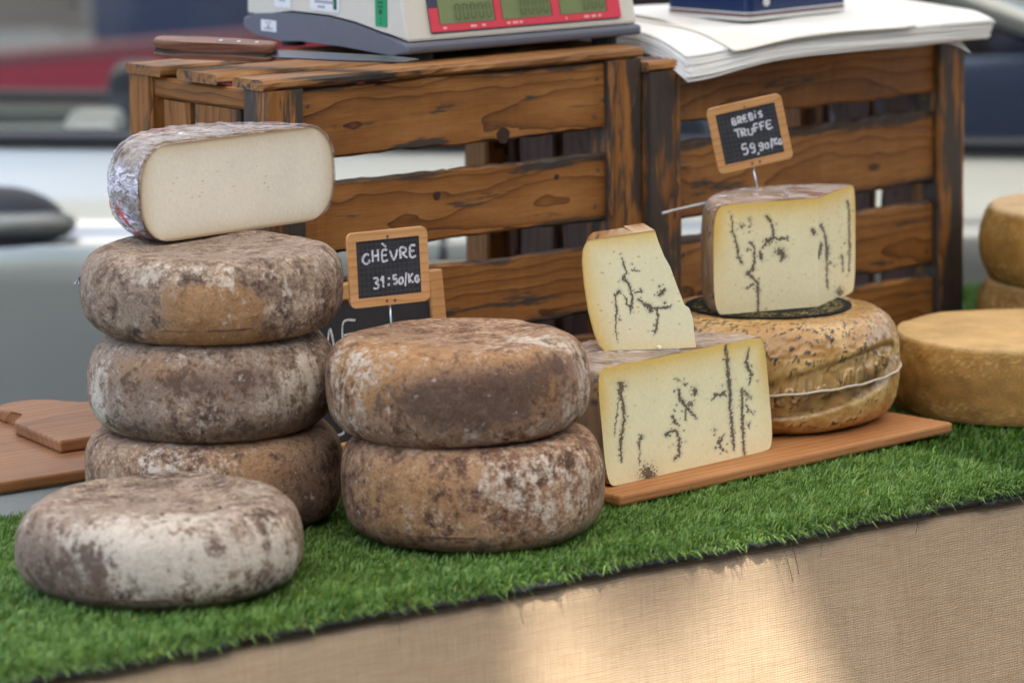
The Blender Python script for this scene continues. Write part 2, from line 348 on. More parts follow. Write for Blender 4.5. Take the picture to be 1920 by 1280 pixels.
# ------------------------------------------------------------------ setting: ground, wall, street
TZ = -.78
g = mesh('ground', [(-90, -90, TZ), (90, -90, TZ), (90, 90, TZ), (-90, 90, TZ)], [(0, 1, 2, 3)], M_asphalt); tag(g, kind='structure')
YR = math.atan2(RIGHT.y, RIGHT.x)
def vdir(dep, s, z):   # point at a horizontal distance dep ahead of the camera, s to its right
    h = Vector((.6115, .7913, 0)); return Vector((CAM.x, CAM.y, 0)) + h*dep + RIGHT*s + Vector((0, 0, z))

bw = empty('building', vdir(15, 0, TZ), (0, 0, YR+R_(9)))
tag(bw, 'brown grey stone building wall far behind the car', 'building')
box('wall', (26, .6, 7), M_wall, bw, (0, 3, 3.5))
for i in range(14):
    x = -11 + i*1.65
    w_ = box('window' if i % 3 else 'door', (.75, .25, 2.0 if i % 3 == 0 else 1.5), M_walldk, bw, (x, 2.62, 1.0 if i % 3 == 0 else 1.6), bev=.02)
    box('sill', (.9, .3, .1), M_wall, w_, (0, -.05, -.8 if i % 3 else -1.0))

bo = empty('building', (-2, -10.5, TZ)); tag(bo, 'brick building added unseen behind the viewer to cut low sky fill', 'building')  # added behind the camera to block low sky light from the front
M_brick = plain('brown plaster', (.20, .15, .11), .9, vary=.15, scale=2)
box('wall', (26, .6, 7.5), M_brick, bo, (3, 0, 3.75))
for i in range(9):
    w_ = box('window', (.9, .2, 1.5), M_walldk, bo, (-8+i*2.6, .25, 2.2), bev=.02); box('sill', (1.1, .3, .1), M_brick, w_, (0, .05, -.8))

mb = empty('barrier', (1.85, 5.3, TZ-.055), (0, 0, R_(3)))
tag(mb, 'low maroon painted barrier with a pale pink rail behind the car', 'barrier')
for i in range(4): box('panel', (1.96, .05, .62), M_maroon, mb, (-3.2+i*2.0, 0, .34), bev=.006)
box('rail', (8.2, .06, .03), M_pinkedge, mb, (-.2, 0, .666), bev=.008)
for i in range(5): box('post', (.08, .08, .66), M_maroon, mb, (-4.2+i*2.0, .07, .33), bev=.006)

wb = empty('wheelie_bin', vdir(11.1, -.84, TZ), (0, 0, YR+R_(14)))
tag(wb, 'dark blue wheelie bin behind the maroon barrier', 'bin')
prism('body', [(-.24, 0), (.24, 0), (.3, .95), (-.3, .95)], .62, M_bin, wb, (0, -.3, .04), bev=.02, plane='xz')
box('lid', (.66, .72, .06), M_bin, wb, (0, 0, 1.03), bev=.02)
for s in (-1, 1): prism('wheel', [(.1*math.cos(a*.393), .1*math.sin(a*.393)) for a in range(16)], .05, M_tyre, wb, (s*.27-.025, .3, .1), plane='yz')
box('handle', (.5, .04, .04), M_bin, wb, (0, .38, .98), bev=.01)

tk = empty('tree', vdir(12.2, 1.38, TZ)); tag(tk, 'dark tree trunk behind the paper stack', 'tree')
tv = [(0, 0, 0), (.01, .02, .5), (-.03, .0, 1.2), (.02, .03, 2.2), (0, .1, 3.4)]
tube('trunk', tv, [.15, .115, .10, .09, .06], M_trunk, tk, 14)
lv, lf = [], []
for i in range(2600):
    c = Vector((random.gauss(0, .9), random.gauss(0, .9), 4.3+random.gauss(0, .7))); a = Vector((random.gauss(0, 1), random.gauss(0, 1), random.gauss(0, .6))).normalized()*.07; b_ = a.cross(Vector((random.random(), random.random(), 1))).normalized()*.04
    k = len(lv); lv += [c-a, c+b_, c+a, c-b_]; lf.append((k, k+1, k+2, k+3))
mesh('crown', lv, lf, plain('tree leaves', (.05, .10, .03), .6, vary=.4, scale=3), tk)
for i in range(5):
    an = i*1.26; tube('limb', [(0, .05, 2.6+i*.12), (.4*math.cos(an), .4*math.sin(an), 3.4), (.9*math.cos(an), .9*math.sin(an), 4.1)], [.05, .035, .015], M_trunk, tk, 7)

bv = empty('van', vdir(9.6, 1.88, TZ), (0, 0, YR+R_(80)))  # van shape put in place of a blurred blue figure
tag(bv, 'blue van with a red tail lamp, standing in for a blurred figure at the far right edge', 'van')
prism('body', [(-.0, .25), (4.2, .25), (4.4, .5), (4.3, 1.0), (3.5, 1.15), (2.9, 1.9), (.1, 1.95), (-.05, 1.2)], 1.75, M_bluevan, bv, (0, -1.75, 0), bev=.05, plane='xz')
for y in (-.25, -1.55): box('tail_lamp', (.05, .16, .15), M_redlamp, bv, (-.045, y, .74), bev=.012)
box('window', (.03, 1.3, .5), M_glassdark, bv, (.005, -.9, 1.55), bev=.01)
box('bumper', (.12, 1.7, .18), M_trim, bv, (-.06, -.875, .38), bev=.03)
for x in (.8, 3.4):
    for y in (-.12, -1.8):
        wl = prism('wheel', [(.31*math.cos(a*.262), .31*math.sin(a*.262)) for a in range(24)], .18, M_tyre, bv, (x, y, .31), plane='xz', bev=.02)
        prism('rim', [(.19*math.cos(a*.262), .19*math.sin(a*.262)) for a in range(24)], .19, M_silver, wl, (0, -.005, 0), plane='xz')

# ------------------------------------------------------------------ silver car close behind the stall
car = empty('car', vdir(5.9+.86, -.66, TZ), (0, 0, YR))   # local x to image right, local y away; near side at y=-.86, door handle end at x=0
tag(car, 'silver grey car parked close behind the stall', 'car')
def belt(x): return .905 - .035*(x+1.2)/1.0*.55
xs = [-1.30, -1.22, -1.0, -.5, 0, .5, 1.0, 1.5, 1.9, 2.3, 2.7, 2.9, 2.98]
def taper(x): return 1 - .25*max(0, (x-1.9)/1.08)**2 - .2*max(0, (-.9-x)/.4)**2
prof_ = [(.22, .74), (.26, .80), (.34, .835), (.50, .852), (.68, .862), (.735, .866), (.755, .858), (.775, .838), (.80, .828), (.86, .815), (1.0, .795)]
def ring_side(side):
    v, f = [], []
    for x in xs:
        bt = belt(x) - (.12 if side > 0 else 0)
        for (z, w) in prof_:
            zz = z if z < .5 else .5 + (z-.5)*(bt-.5)/(.5) if side > 0 else (z if z < .74 else .74 + (z-.74)*(bt-.74)/(.26))
            v.append((x, side*w*taper(x), zz))
    n = len(prof_)
    for i in range(len(xs)-1):
        for k in range(n-1): f.append((i*n+k, (i+1)*n+k, (i+1)*n+k+1, i*n+k+1))
    return v, f
bvx, bfx = [], []
for s in (-1, 1):
    v, f = ring_side(s); k = len(bvx); bvx += v; bfx += [tuple(k+i for i in q) for q in f]
n_ = len(prof_); m_ = len(xs)*n_
for i0 in (0, (len(xs)-1)*n_):          # ends
    for k in range(n_-1): bfx.append((i0+k, i0+k+1, m_+i0+k+1, m_+i0+k))
for i in range(len(xs)-1):              # bonnet and boot deck
    if xs[i] >= 1.85 or xs[i+1] <= -1.0: bfx.append((i*n_+n_-1, (i+1)*n_+n_-1, m_+(i+1)*n_+n_-1, m_+i*n_+n_-1))
bm = bmesh.new(); bvv = [bm.verts.new(p) for p in bvx]
for q in bfx:
    try: bm.faces.new([bvv[i] for i in q])
    except ValueError: pass
body = frombm('body', bm, M_car, car, smooth=True)
box('interior_floor', (2.9, 1.5, .05), M_seat, car, (.4, 0, .45))
for s in (-1, 1): box('door_card', (2.8, .04, .30), M_seat, car, (.4, s*.75, .58), bev=.01)
ROOF = 1.42
box('roof', (1.9, 1.30, .05), M_car, car, (.05, 0, ROOF), bev=.02)
for s in (-1, 1):
    lo_ = 0 if s < 0 else .12
    tube('belt_seal', [(x, s*(.805*taper(x)+.012), belt(x)+.012-lo_) for x in xs[1:9]], .013, M_trim, car, 8)
    tube('window_pillar', [(.52, s*.79, belt(.52)-lo_), (.48, s*.72, 1.15), (.45, s*.65, ROOF)], .035, M_trim, car, 8)
    tube('window_pillar', [(-1.05, s*.74, belt(-1.05)), (-.95, s*.70, 1.2), (-.85, s*.64, ROOF)], .05, M_car, car, 8)
    tube('windscreen_pillar', [(1.98, s*.74, belt(1.98)), (1.60, s*.72, belt(1.6)+.125), (1.2, s*.70, 1.13), (.95, s*.66, ROOF)], .028, M_car, car, 8)
    nm = M_glass
    gl = mesh('window', [(-1.0, s*.775, belt(-1)-lo_), (.5, s*.80, belt(.5)-lo_), (.45, s*.66, ROOF), (-.86, s*.65, ROOF)], [(0, 1, 2, 3)], nm, car)
    gl = mesh('window', [(.54, s*.80, belt(.54)-lo_), (1.95, s*.76, belt(1.95)), (1.2, s*.715, 1.13), (.93, s*.67, ROOF), (.47, s*.66, ROOF)], [(0, 1, 2, 3, 4)], M_glassdark if s < 0 else M_glass, car)
mesh('windscreen', [(1.98, -.74, belt(1.98)), (1.98, .74, belt(1.98)), (.96, .66, ROOF), (.96, -.66, ROOF)], [(0, 1, 2, 3)], M_glass, car)
mesh('rear_window', [(-1.05, -.72, belt(-1.05)), (-1.05, .72, belt(-1.05)), (-.88, .63, ROOF), (-.88, -.63, ROOF)], [(0, 1, 2, 3)], M_glass, car)
def sidez(z):
    for (a, wa), (b_, wb_) in zip(prof_, prof_[1:]):
        if a <= z <= b_: return wa + (wb_-wa)*(z-a)/(b_-a)
    return prof_[-1][1]
# shut line between the two doors, curved like the side
for xg in (.51, -.75, 1.72):
    tube('shut_line', [(xg + .05*math.sin((z-.3)*3.2), -sidez(z)*1.0-.0005, z) for z in (.3, .4, .5, .6, .68, .72, .745, .765, .79, .82)], .0065, M_trim, car, 6)
# door handle with its scooped recess
hx = -.085
bm = bmesh.new(); bmesh.ops.create_uvsphere(bm, u_segments=24, v_segments=12, radius=1)
for v in bm.verts: v.co = Vector((v.co.x*.105, v.co.y*.014, v.co.z*.060))
hr = frombm('handle_recess', bm, M_trim, car, (hx-.02, -.854, .768), smooth=True)
hd = tube('door_handle', [(hx-.14, -.862, .768), (hx-.10, -.885, .772), (hx, -.892, .775), (hx+.06, -.888, .775), (hx+.088, -.875, .772), (hx+.092, -.86, .772)], [.013, .016, .0175, .018, .015, .008], M_handle, car, 12)
for x in (-.78, .03):                              # seats
    for y in (-.38, .38):
        st = empty('seat', (x, y, .245)); st.parent = car
        prism('backrest', [(-.10, 0), (.08, 0), (.0, .47), (-.07, .47)], .46, M_seat, st, (0, -.23, 0), bev=.03, plane='xz')
        prism('headrest', rrect(.26, .17, .07), .09, M_seatlt if x > 0 and y < 0 else M_trim, st, (-.08, 0, .555), (R_(90), 0, R_(90)), bev=.02)
tube('steering_wheel', [(1.02+.06*math.cos(a*.3142), .38+.19*math.sin(a*.3142), .98+.17*math.cos(a*.3142)) for a in range(20)], .017, M_trim, car, 8, closed=True)
box('dashboard', (.45, 1.4, .18), M_seat, car, (1.55, 0, .76), bev=.05)
for x in (-.75, 2.2):
    for s in (-1, 1):
        wl = prism('wheel', [(.31*math.cos(a*.262), .31*math.sin(a*.262)) for a in range(24)], .19, M_tyre, car, (x, s*.78-.095, .31), plane='xz', bev=.02)
        prism('rim', [(.2*math.cos(a*.262), .2*math.sin(a*.262)) for a in range(24)], .2, M_silver, wl, (0, -.005, 0), plane='xz')
for y in (-.6, .6): box('headlight', (.06, .3, .14), M_sticker, car, (2.93, y*.85, .66), bev=.02)
for y in (-.6, .6): box('tail_lamp', (.06, .2, .2), M_redlamp, car, (-1.27, y*.9, .72), bev=.02)

# ------------------------------------------------------------------ added canopy, unseen above the frame, shading goods and shaping the sun patch
aw = empty('shade_canopy', (0, 0, TZ)); tag(aw, 'added cream canvas canopy on poles, unseen above the table, shading it and shaping the sun patch', 'canopy')
CZ = 1.5
def canopy_sheet():
    v, f = [], []; nx, ny = 176, 10
    for i in range(nx+1):
        for j in range(ny+1):
            x = -1.75 + 4.4*i/nx; k_ = max(0., min(1., (x+1.27)/.26))*max(0., min(1., (-.62-x)/.12)); k_ = k_*k_*(3-2*k_); fy = -1.98 + (.508+.02*math.sin(x*23))*k_  # front edge notched to let the sun patch onto the burlap
            y = fy + (1.05-fy)*j/ny; v.append((x, y, CZ - TZ + .25*math.sin(math.pi*j/ny) + .01*math.sin(x*9)))
    for i in range(nx):
        for j in range(ny): a = i*(ny+1)+j; f.append((a, a+1, a+ny+2, a+ny+1))
    return v, f
mesh('canvas', *canopy_sheet(), M_shade_canvas, aw, smooth=True)
for (x, y) in ((-.95, -1.96), (2.6, -1.9), (-1.7, 1.0), (2.6, 1.0)): tube('pole', [(x, y, 0), (x, y, CZ-TZ+.05)], .018, M_steel, aw, 10)

a2 = empty('shade_canopy', (2.4, 5.0, TZ)); tag(a2, 'added cream canvas canopy, unseen overhead, shading the barrier and background behind the car', 'canopy')  # added out of frame to keep direct sun off the background
v2, f2 = [], []
for i in range(21):
    for j in range(9): v2.append((-4.5+9*i/20, -2.6+5.6*j/8, 2.75+.3*math.sin(math.pi*j/8)))
for i in range(20):
    for j in range(8): q = i*9+j; f2.append((q, q+1, q+10, q+9))
mesh('canvas', v2, f2, M_shade_canvas, a2, smooth=True)
for x in (-4.4, 4.4):
    for y in (-2.5, 2.9): tube('pole', [(x, y, 0), (x, y, 2.78)], .02, M_steel, a2, 10)

# ------------------------------------------------------------------ table, burlap, turf
tb = empty('table', (0, 0, TZ)); tag(tb, 'long trestle table hidden under burlap and turf', 'table')
box('table_top', (3.2, .94, .03), M_tablewood, tb, (.05, -.105, .745), bev=.002)
for x in (-1.3, 1.4):
    for y in (-.45, .25): box('leg', (.05, .05, .73), M_tablewood, tb, (x, y, .365), bev=.003)
cv, cf = [], []; NX, NZ = 260, 60
for i in range(NX+1):
    x = -1.55 + 3.2*i/NX
    for j in range(NZ+1):
        h = .775*j/NZ; fall = (h/.775)
        dy = .010*math.sin(x*9.5+.6)*fall + .020*mn.noise(Vector((x*5.5, fall*1.2, 2)))*(fall**.6)*1.4 + .004*mn.noise(Vector((x*19, fall*3, 8)))*fall**.5
        if j == 0: cv.append((x, -.565, -.0135))
        else: cv.append((x, -.585 - .004*min(1, h/.02) - .045*fall + dy, -.0150 - h*.985))
for i in range(NX):
    for j in range(NZ): a = i*(NZ+1)+j; cf.append((a, a+1, a+NZ+2, a+NZ+1))
bl = mesh('burlap_cloth', cv, cf, M_burlap, smooth=True)
tag(bl, 'beige woven burlap cloth hanging down the front of the table', 'cloth')
so = bl.modifiers.new('thick', 'SOLIDIFY'); so.thickness = .001; so.offset = -1

WHEELS = [  # name, x, y, z0, R, t
    (-.9056, -.4144, 0, .1296, .0807), (-.5615, -.4244, 0, .1257, .098), (-.7154, -.208, 0, .1255, .09)]
def edge_y(x): return -.598 + .006*mn.noise(Vector((x*9, 1.3, 0))) + .004*mn.noise(Vector((x*31, 4.3, 0))) + .0045*mn.noise(Vector((x*110, 2.3, 0)))+.003*max(0, mn.noise(Vector((x*260, 7.3, 0))))
def mat_z(x, y, off): return off - (.006*max(0, (-.575-y)/.022)**1.5 if y < -.575 else 0) + .0016*mn.noise(Vector((x*7, y*7, off*100)))
def turf(name, x0, x1, y1, off, nbl, cA, cB, label, keep, droop=True):
    root = empty(name, (0, 0, 0)); tag(root, label, 'turf mat', 'artificial turf mats')
    v, f = [], []; nx, ny = int((x1-x0)*220), 40
    for i in range(nx+1):
        x = x0 + (x1-x0)*i/nx; e = edge_y(x+off*50)
        for j in range(ny+1):
            q = (j/ny)**1.8; y = e + (y1-e)*q; v.append((x + (.004*mn.noise(Vector((y*40, 0, x1))) if i == nx else 0), y, mat_z(x, y, off)))
    for i in range(nx):
        for j in range(ny): a = i*(ny+1)+j; f.append((a, a+1, a+ny+2, a+ny+1))
    bk = mesh('backing', v, f, M_backing, root); md = bk.modifiers.new('thick', 'SOLIDIFY'); md.thickness = .0022; md.offset = -1
    X = rng.uniform(x0, x1, nbl*3); Y = rng.uniform(-.61, y1, nbl*3)
    X, Y = keep(X, Y); X, Y = X[:nbl], Y[:nbl]; n = len(X)
    E_ = np.array([edge_y(a+off*50) for a in np.linspace(x0, x1, 900)]); ey = np.interp(X, np.linspace(x0, x1, 900), E_)
    ok = Y > ey+.0015; X, Y, ey = X[ok], Y[ok], ey[ok]; n = len(X)
    Z = off - np.where(Y < -.575, .006*np.clip((-.575-Y)/.022, 0, 2)**1.5, 0) + .0005
    cl = np.array([mn.noise(Vector((a*22, b*22, 1))) for a, b in zip(X, Y)]); cl2 = np.array([mn.noise(Vector((a*70, b*70, 5))) for a, b in zip(X, Y)])
    L = rng.uniform(.0085, .0150, n)*(1+.2*cl)*np.where(rng.random(n) < .02, 1.45, 1.); an = rng.uniform(0, 2*np.pi, n)*.55 + 2.2*cl2 + 3.6; ln = np.abs(rng.normal(.55, .28, n))
    near = np.clip(1-(Y-ey)/.014, 0, 1)*rng.uniform(.2, 1.25, n)                     # edge blades splay out over the side
    dx = np.cos(an)*ln; dy = np.sin(an)*ln - near*.9; wd_ = rng.uniform(.00055, .00095, n)
    ux = 1-2*rng.random(n); px, py = -np.sin(an+ux), np.cos(an+ux)
    V = np.empty((n, 5, 3), np.float32)
    mx, my, mz = X+dx*L*.35, Y+dy*L*.45, Z+L*(.62-.18*near)
    tx, ty, tz = X+dx*L*1.0, Y+dy*L*1.0, Z+L*(1.02-.35*ln-near*.95)
    V[:, 0] = np.stack([X-px*wd_, Y-py*wd_, Z], 1); V[:, 1] = np.stack([X+px*wd_, Y+py*wd_, Z], 1)
    V[:, 2] = np.stack([mx+px*wd_*.85, my+py*wd_*.85, mz], 1); V[:, 3] = np.stack([mx-px*wd_*.85, my-py*wd_*.85, mz], 1); V[:, 4] = np.stack([tx, ty, tz], 1)
    me = bpy.data.meshes.new('blades'); me.vertices.add(n*5); me.vertices.foreach_set('co', V.ravel())
    base = np.arange(n)[:, None]*5; li = np.concatenate([base+np.array([[0, 1, 2, 3]]), base+np.array([[3, 2, 4]])], 1).astype(np.int32)
    me.loops.add(n*7); me.loops.foreach_set('vertex_index', li.ravel()); me.polygons.add(n*2)
    st = np.stack([np.arange(n)*7, np.arange(n)*7+4], 1).astype(np.int32); me.polygons.foreach_set('loop_start', st.ravel()); me.update(); me.validate()
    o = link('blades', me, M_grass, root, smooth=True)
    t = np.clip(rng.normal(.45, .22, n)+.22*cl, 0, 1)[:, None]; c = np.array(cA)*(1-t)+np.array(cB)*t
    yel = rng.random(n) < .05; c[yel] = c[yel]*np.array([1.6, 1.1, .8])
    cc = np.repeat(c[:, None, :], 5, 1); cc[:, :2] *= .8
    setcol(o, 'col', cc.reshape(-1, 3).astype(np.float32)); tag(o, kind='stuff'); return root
def keepA(X, Y):
    k = (Y < -.02) | (rng.random(len(X)) < .12)
    for (x, y, z0, R, t) in WHEELS: k &= (X-x)**2+(Y-y)**2 > (R*.70)**2
    k &= ~((X > -1.3) & (X < -.70) & (Y > -.066))
    k &= ~((X > -.36) & (X < .02) & (Y > -.39) & (Y < -.05)); k &= (X > -1.25) | (rng.random(len(X)) < .3)
    return X[k], Y[k]
def keepB(X, Y):
    k = (X-.3021)**2+(Y+.2889)**2 > (.1427*.95)**2
    k &= ~((X < .5) & (Y > .02) & (Y < .24)); k &= (Y < 0) | (X > .45)
    return X[k], Y[k]
turf('turf_mat', -1.5, .022, .36, -.0095, 150000, (.064, .160, .022), (.28, .455, .105), 'bright green artificial turf mat under the goat cheeses, its front edge frayed black', keepA)
tr2 = turf('turf_mat', -.06, 1.1, .36, -.0128, 90000, (.034, .100, .008), (.11, .245, .022), 'darker green turf mat on the right under the flat yellow cheese', keepB)
# loose threads at the frayed edge
for i, (x, l, kind) in enumerate([(-.335, .036, 0), (-.325, .03, 0), (-.165, .012, 0), (-.655, .026, 1), (-.64, .014, 1), (-.79, .022, 1), (-.29, .016, 1)]):
    e = edge_y(x-.0095*50); p = [(x-.004, e+.006, -.0105), (x, e-.005, -.0105), (x+.006+.004*random.random(), e-.007, -.016-l*.4), (x+l*.42, e-.006-.003*random.random(), -.018-l)]
    o = tube('loose_thread', p, .0003, M_backing if kind == 0 else plain('loose turf thread', (.06, .12, .02), .5), None, 5)
    o.parent = bpy.data.objects['turf_mat']

# ------------------------------------------------------------------ goat cheese wheels
def profile(R, t, c, nb=7, ne=26, m=2.5, sag=0.):
    p = [((R-c)*k/nb, 0.) for k in range(nb)]
    for k in range(ne+1):
        a = -math.pi/2 + math.pi*k/ne; sn, cs = math.sin(a), max(0., math.cos(a))
        p.append((R-c+c*cs**(2/m), t/2 + math.copysign(abs(sn)**(2/m), sn)*t/2))
    p += [((R-c)*k/nb, t-sag*(1-(k/nb)**2)) for k in range(nb-1, -1, -1)]
    return p
def wheel(name, x, y, z0, R, t, label, blobs, mat=None, cf=.42, seed=1., rough=1., tilt=(0, 0), holes=(), crack=None, nth=168, m=2.5, group=None, ne=26, warm=.4):
    pr = profile(R, t, cf*t, m=m, ne=ne, sag=.003); v, f = [], []; n = len(pr)
    for i in range(nth):
        ph = 2*math.pi*i/nth; d = TOCAM*math.cos(ph) + RIGHT*math.sin(ph)
        for (r, z) in pr:
            p = Vector((d.x*r, d.y*r, z)); e = min(1, r/(R*.4))
            o = (mn.noise(p*6.5+Vector((seed*5, seed*2, 4)))*.0045 + mn.noise(p*16+Vector((seed*7, seed, 0)))*.0032 + mn.noise(p*38+Vector((seed*3, 2, 1)))*.0012 + mn.noise(p*110+Vector((seed, 9, 1)))*.0005)*rough
            q = d*(r + o*e); zz = z + (o*.6 if z > t*.6 else (o*.3 if z > t*.1 else 0))*(1 if r < R*.9 else .4)
            hh = z/t
            for (hp, h0, hr, dep) in holes:
                dd = math.hypot((ph-hp+math.pi) % (2*math.pi)-math.pi if False else ((ph-hp+math.pi) % (2*math.pi)-math.pi)*r, (hh-h0)*t)
                if dd < hr*2: k = math.exp(-(dd/hr)**2*1.5); q = q - d*dep*k
            v.append((q.x, q.y, zz))
    for i in range(nth):
        j = (i+1) % nth
        for k in range(n-1): f.append((i*n+k, j*n+k, j*n+k+1, i*n+k+1))
    o = mesh(name, v, f, mat or M_rind, None, (x, y, z0), (R_(tilt[0]), R_(tilt[1]), 0), True)
    P = np.array(v); c = np.zeros((len(P), 4), np.float32); c[:, 3] = warm; phs = np.repeat(np.linspace(0, 2*np.pi, nth, endpoint=False), n); phs = (phs+np.pi) % (2*np.pi)-np.pi
    rr = np.tile(np.array([q[0] for q in pr])/R, nth); hh = np.tile(np.array([q[1] for q in pr])/t, nth)
    for (ch, ph, h0, sp, sh, wt) in blobs:      # channel 0 white mould, 1 dark, 2 tan; angle from the camera side, height, spreads, weight
        dph = (phs-ph+np.pi) % (2*np.pi)-np.pi
        c[:, ch] += wt*1.35*np.exp(-(dph/sp)**2-((hh-h0)/sh)**2)*np.clip((rr-.2)*2, 0, 1)
    setcol(o, 'patch', c); 
    if label: tag(o, label, 'cheese', group)
    return o
GC = 'whole goat cheese wheels'
W0 = wheel('cheese_wheel', -.9056, -.4144, 0, .1296, .0807, 'pale mottled grey and white cheese wheel lying alone at the front left of the turf',
    [(0, .30, .55, .80, .42, .46), (0, -.25, .75, .4, .3, .34), (2, .62, .45, .16, .3, .3), (2, 1.15, .85, .2, .2, .3), (1, .45, .7, .16, .16, .2), (1, 1.0, .2, .15, .2, .25), (0, 0, 1.0, 2.5, .2, .10), (1, -.75, .35, .5, .5, .22), (1, -.35, .5, .12, .3, .25), (2, .5, .55, .2, .3, .2), (0, 1.1, .3, .25, .4, .25), (1, 1.35, .6, .2, .4, .2), (1, .75, .85, .5, .12, .18), (1, 0, .05, 2, .1, .25)], seed=1.3, tilt=(0, -1.0), group=GC, warm=0., cf=.47, m=2.35)
W1 = wheel('cheese_wheel', -.5615, -.4244, 0, .1257, .098, 'brown cheese wheel with white specks, lower of the two beside the truffle cheese',
    [(2, -.5, .55, .7, .5, .45), (0, .45, .65, .4, .35, .30), (0, 1.0, .5, .3, .5, .2), (2, .9, .4, .3, .4, .2), (1, -.2, .1, 1.2, .1, .22), (0, -.35, .35, .25, .2, .2)], seed=2.1, group=GC, warm=.6, cf=.38, m=2.7)
W2 = wheel('cheese_wheel', -.5662, -.4097, .098, .1247, .0901, 'dark brown cheese wheel on top of the pair carrying the goat cheese price sign',
    [(1, .1, .55, .75, .33, .50), (2, -.75, .75, .5, .45, .5), (0, -.85, .85, .3, .2, .22), (0, -1.0, .5, .3, .5, .25), (2, .2, .95, 1.2, .16, .35), (0, 1.25, .6, .3, .6, .25), (2, .75, .55, .16, .22, .5), (0, .4, .12, .6, .14, .2), (1, .9, .8, .35, .12, .2), (0, .9, 1.0, .6, .1, .2)], seed=3.4, tilt=(-.5, -1.2), group=GC, warm=.5)
W3 = wheel('cheese_wheel', -.7154, -.208, 0, .1255, .09, 'cracked tan cheese wheel at the bottom of the tall left stack',
    [(2, .1, .7, .9, .5, .35), (0, -.3, .8, .5, .3, .22), (1, .9, .3, .4, .6, .25)], seed=4.2, group=GC, warm=.35, cf=.40, m=2.9)
W4 = wheel('cheese_wheel', -.7141, -.2113, .09, .1206, .094, 'speckled brown and cream cheese wheel, middle of the three in the left stack',
    [(1, -.1, .65, .45, .2, .25), (0, .85, .65, .4, .35, .34), (0, -1.05, .35, .25, .4, .45), (1, -.2, .15, .9, .15, .22), (1, .45, .75, .3, .12, .15), (2, -.3, .8, .5, .2, .25), (1, 1.1, .25, .5, .2, .25), (0, .1, .3, .6, .25, .12)], seed=5.6, group=GC, warm=.06, cf=.46, m=2.5)
W5 = wheel('cheese_wheel', -.7109, -.2072, .184, .1252, .0821, 'grey brown cheese wheel with a bare tan patch, uppermost whole wheel in the left stack',
    [(2, .1, .45, .38, .42, .75), (1, -.6, .55, .4, .4, .10), (0, -.1, .85, .7, .12, .22), (0, .75, .5, .2, .3, .2), (2, 0, .1, 1.6, .14, .3), (1, .8, .75, .4, .2, .12)], seed=6.3, group=GC, warm=.0, cf=.40, m=2.4)
def crackline(o, x, y, z0, R, t, ph, pts, w=.0016):
    P = []
    for (dp, h) in pts:
        d = TOCAM*math.cos(ph+dp) + RIGHT*math.sin(ph+dp); c = .42*t; s = max(-1, min(1, (h-.5)*2)); r = R-c+c*(1-abs(s)**2.5)**(1/2.5)
        P.append((d.x*r, d.y*r, h*t))
    return tube('crack', P, [w*.4]+[w]*(len(P)-2)+[w*.3], M_fly, o, 6)
crackline(W3, 0, 0, 0, .1255, .09, .02, [(.03, .97), (.015, .93), (-.01, .87), (-.02, .80)], .0026)
crackline(W5, 0, 0, 0, .1252, .0821, .1, [(-.45, .215), (-.2, .22), (0, .225), (.2, .222), (.42, .235)], .0008)
crackline(W1, 0, 0, 0, .1257, .098, .0, [(-.45, .19), (-.2, .205), (0, .20), (.3, .19), (.6, .21)], .0008)
crackline(W0, 0, 0, 0, .1296, .0807, .0, [(-.9, .16), (-.4, .17), (0, .18), (.5, .165), (1.0, .2)], .0008)
crackline(W4, 0, 0, 0, .1206, .094, .0, [(-.9, .16), (-.4, .15), (0, .155), (.5, .15), (1.0, .16)], .0006)
for (ph, fr) in ((.08, .80), (.33, .62), (.62, .70)):
    d = TOCAM*math.cos(ph)*fr + RIGHT*math.sin(ph); bm = bmesh.new(); bmesh.ops.create_icosphere(bm, subdivisions=2, radius=.0022)
    for v in bm.verts: v.co.z *= .5
    frombm('pit', bm, M_fly, W0, (d.x*.098, d.y*.098, .0807+.0006), smooth=True)

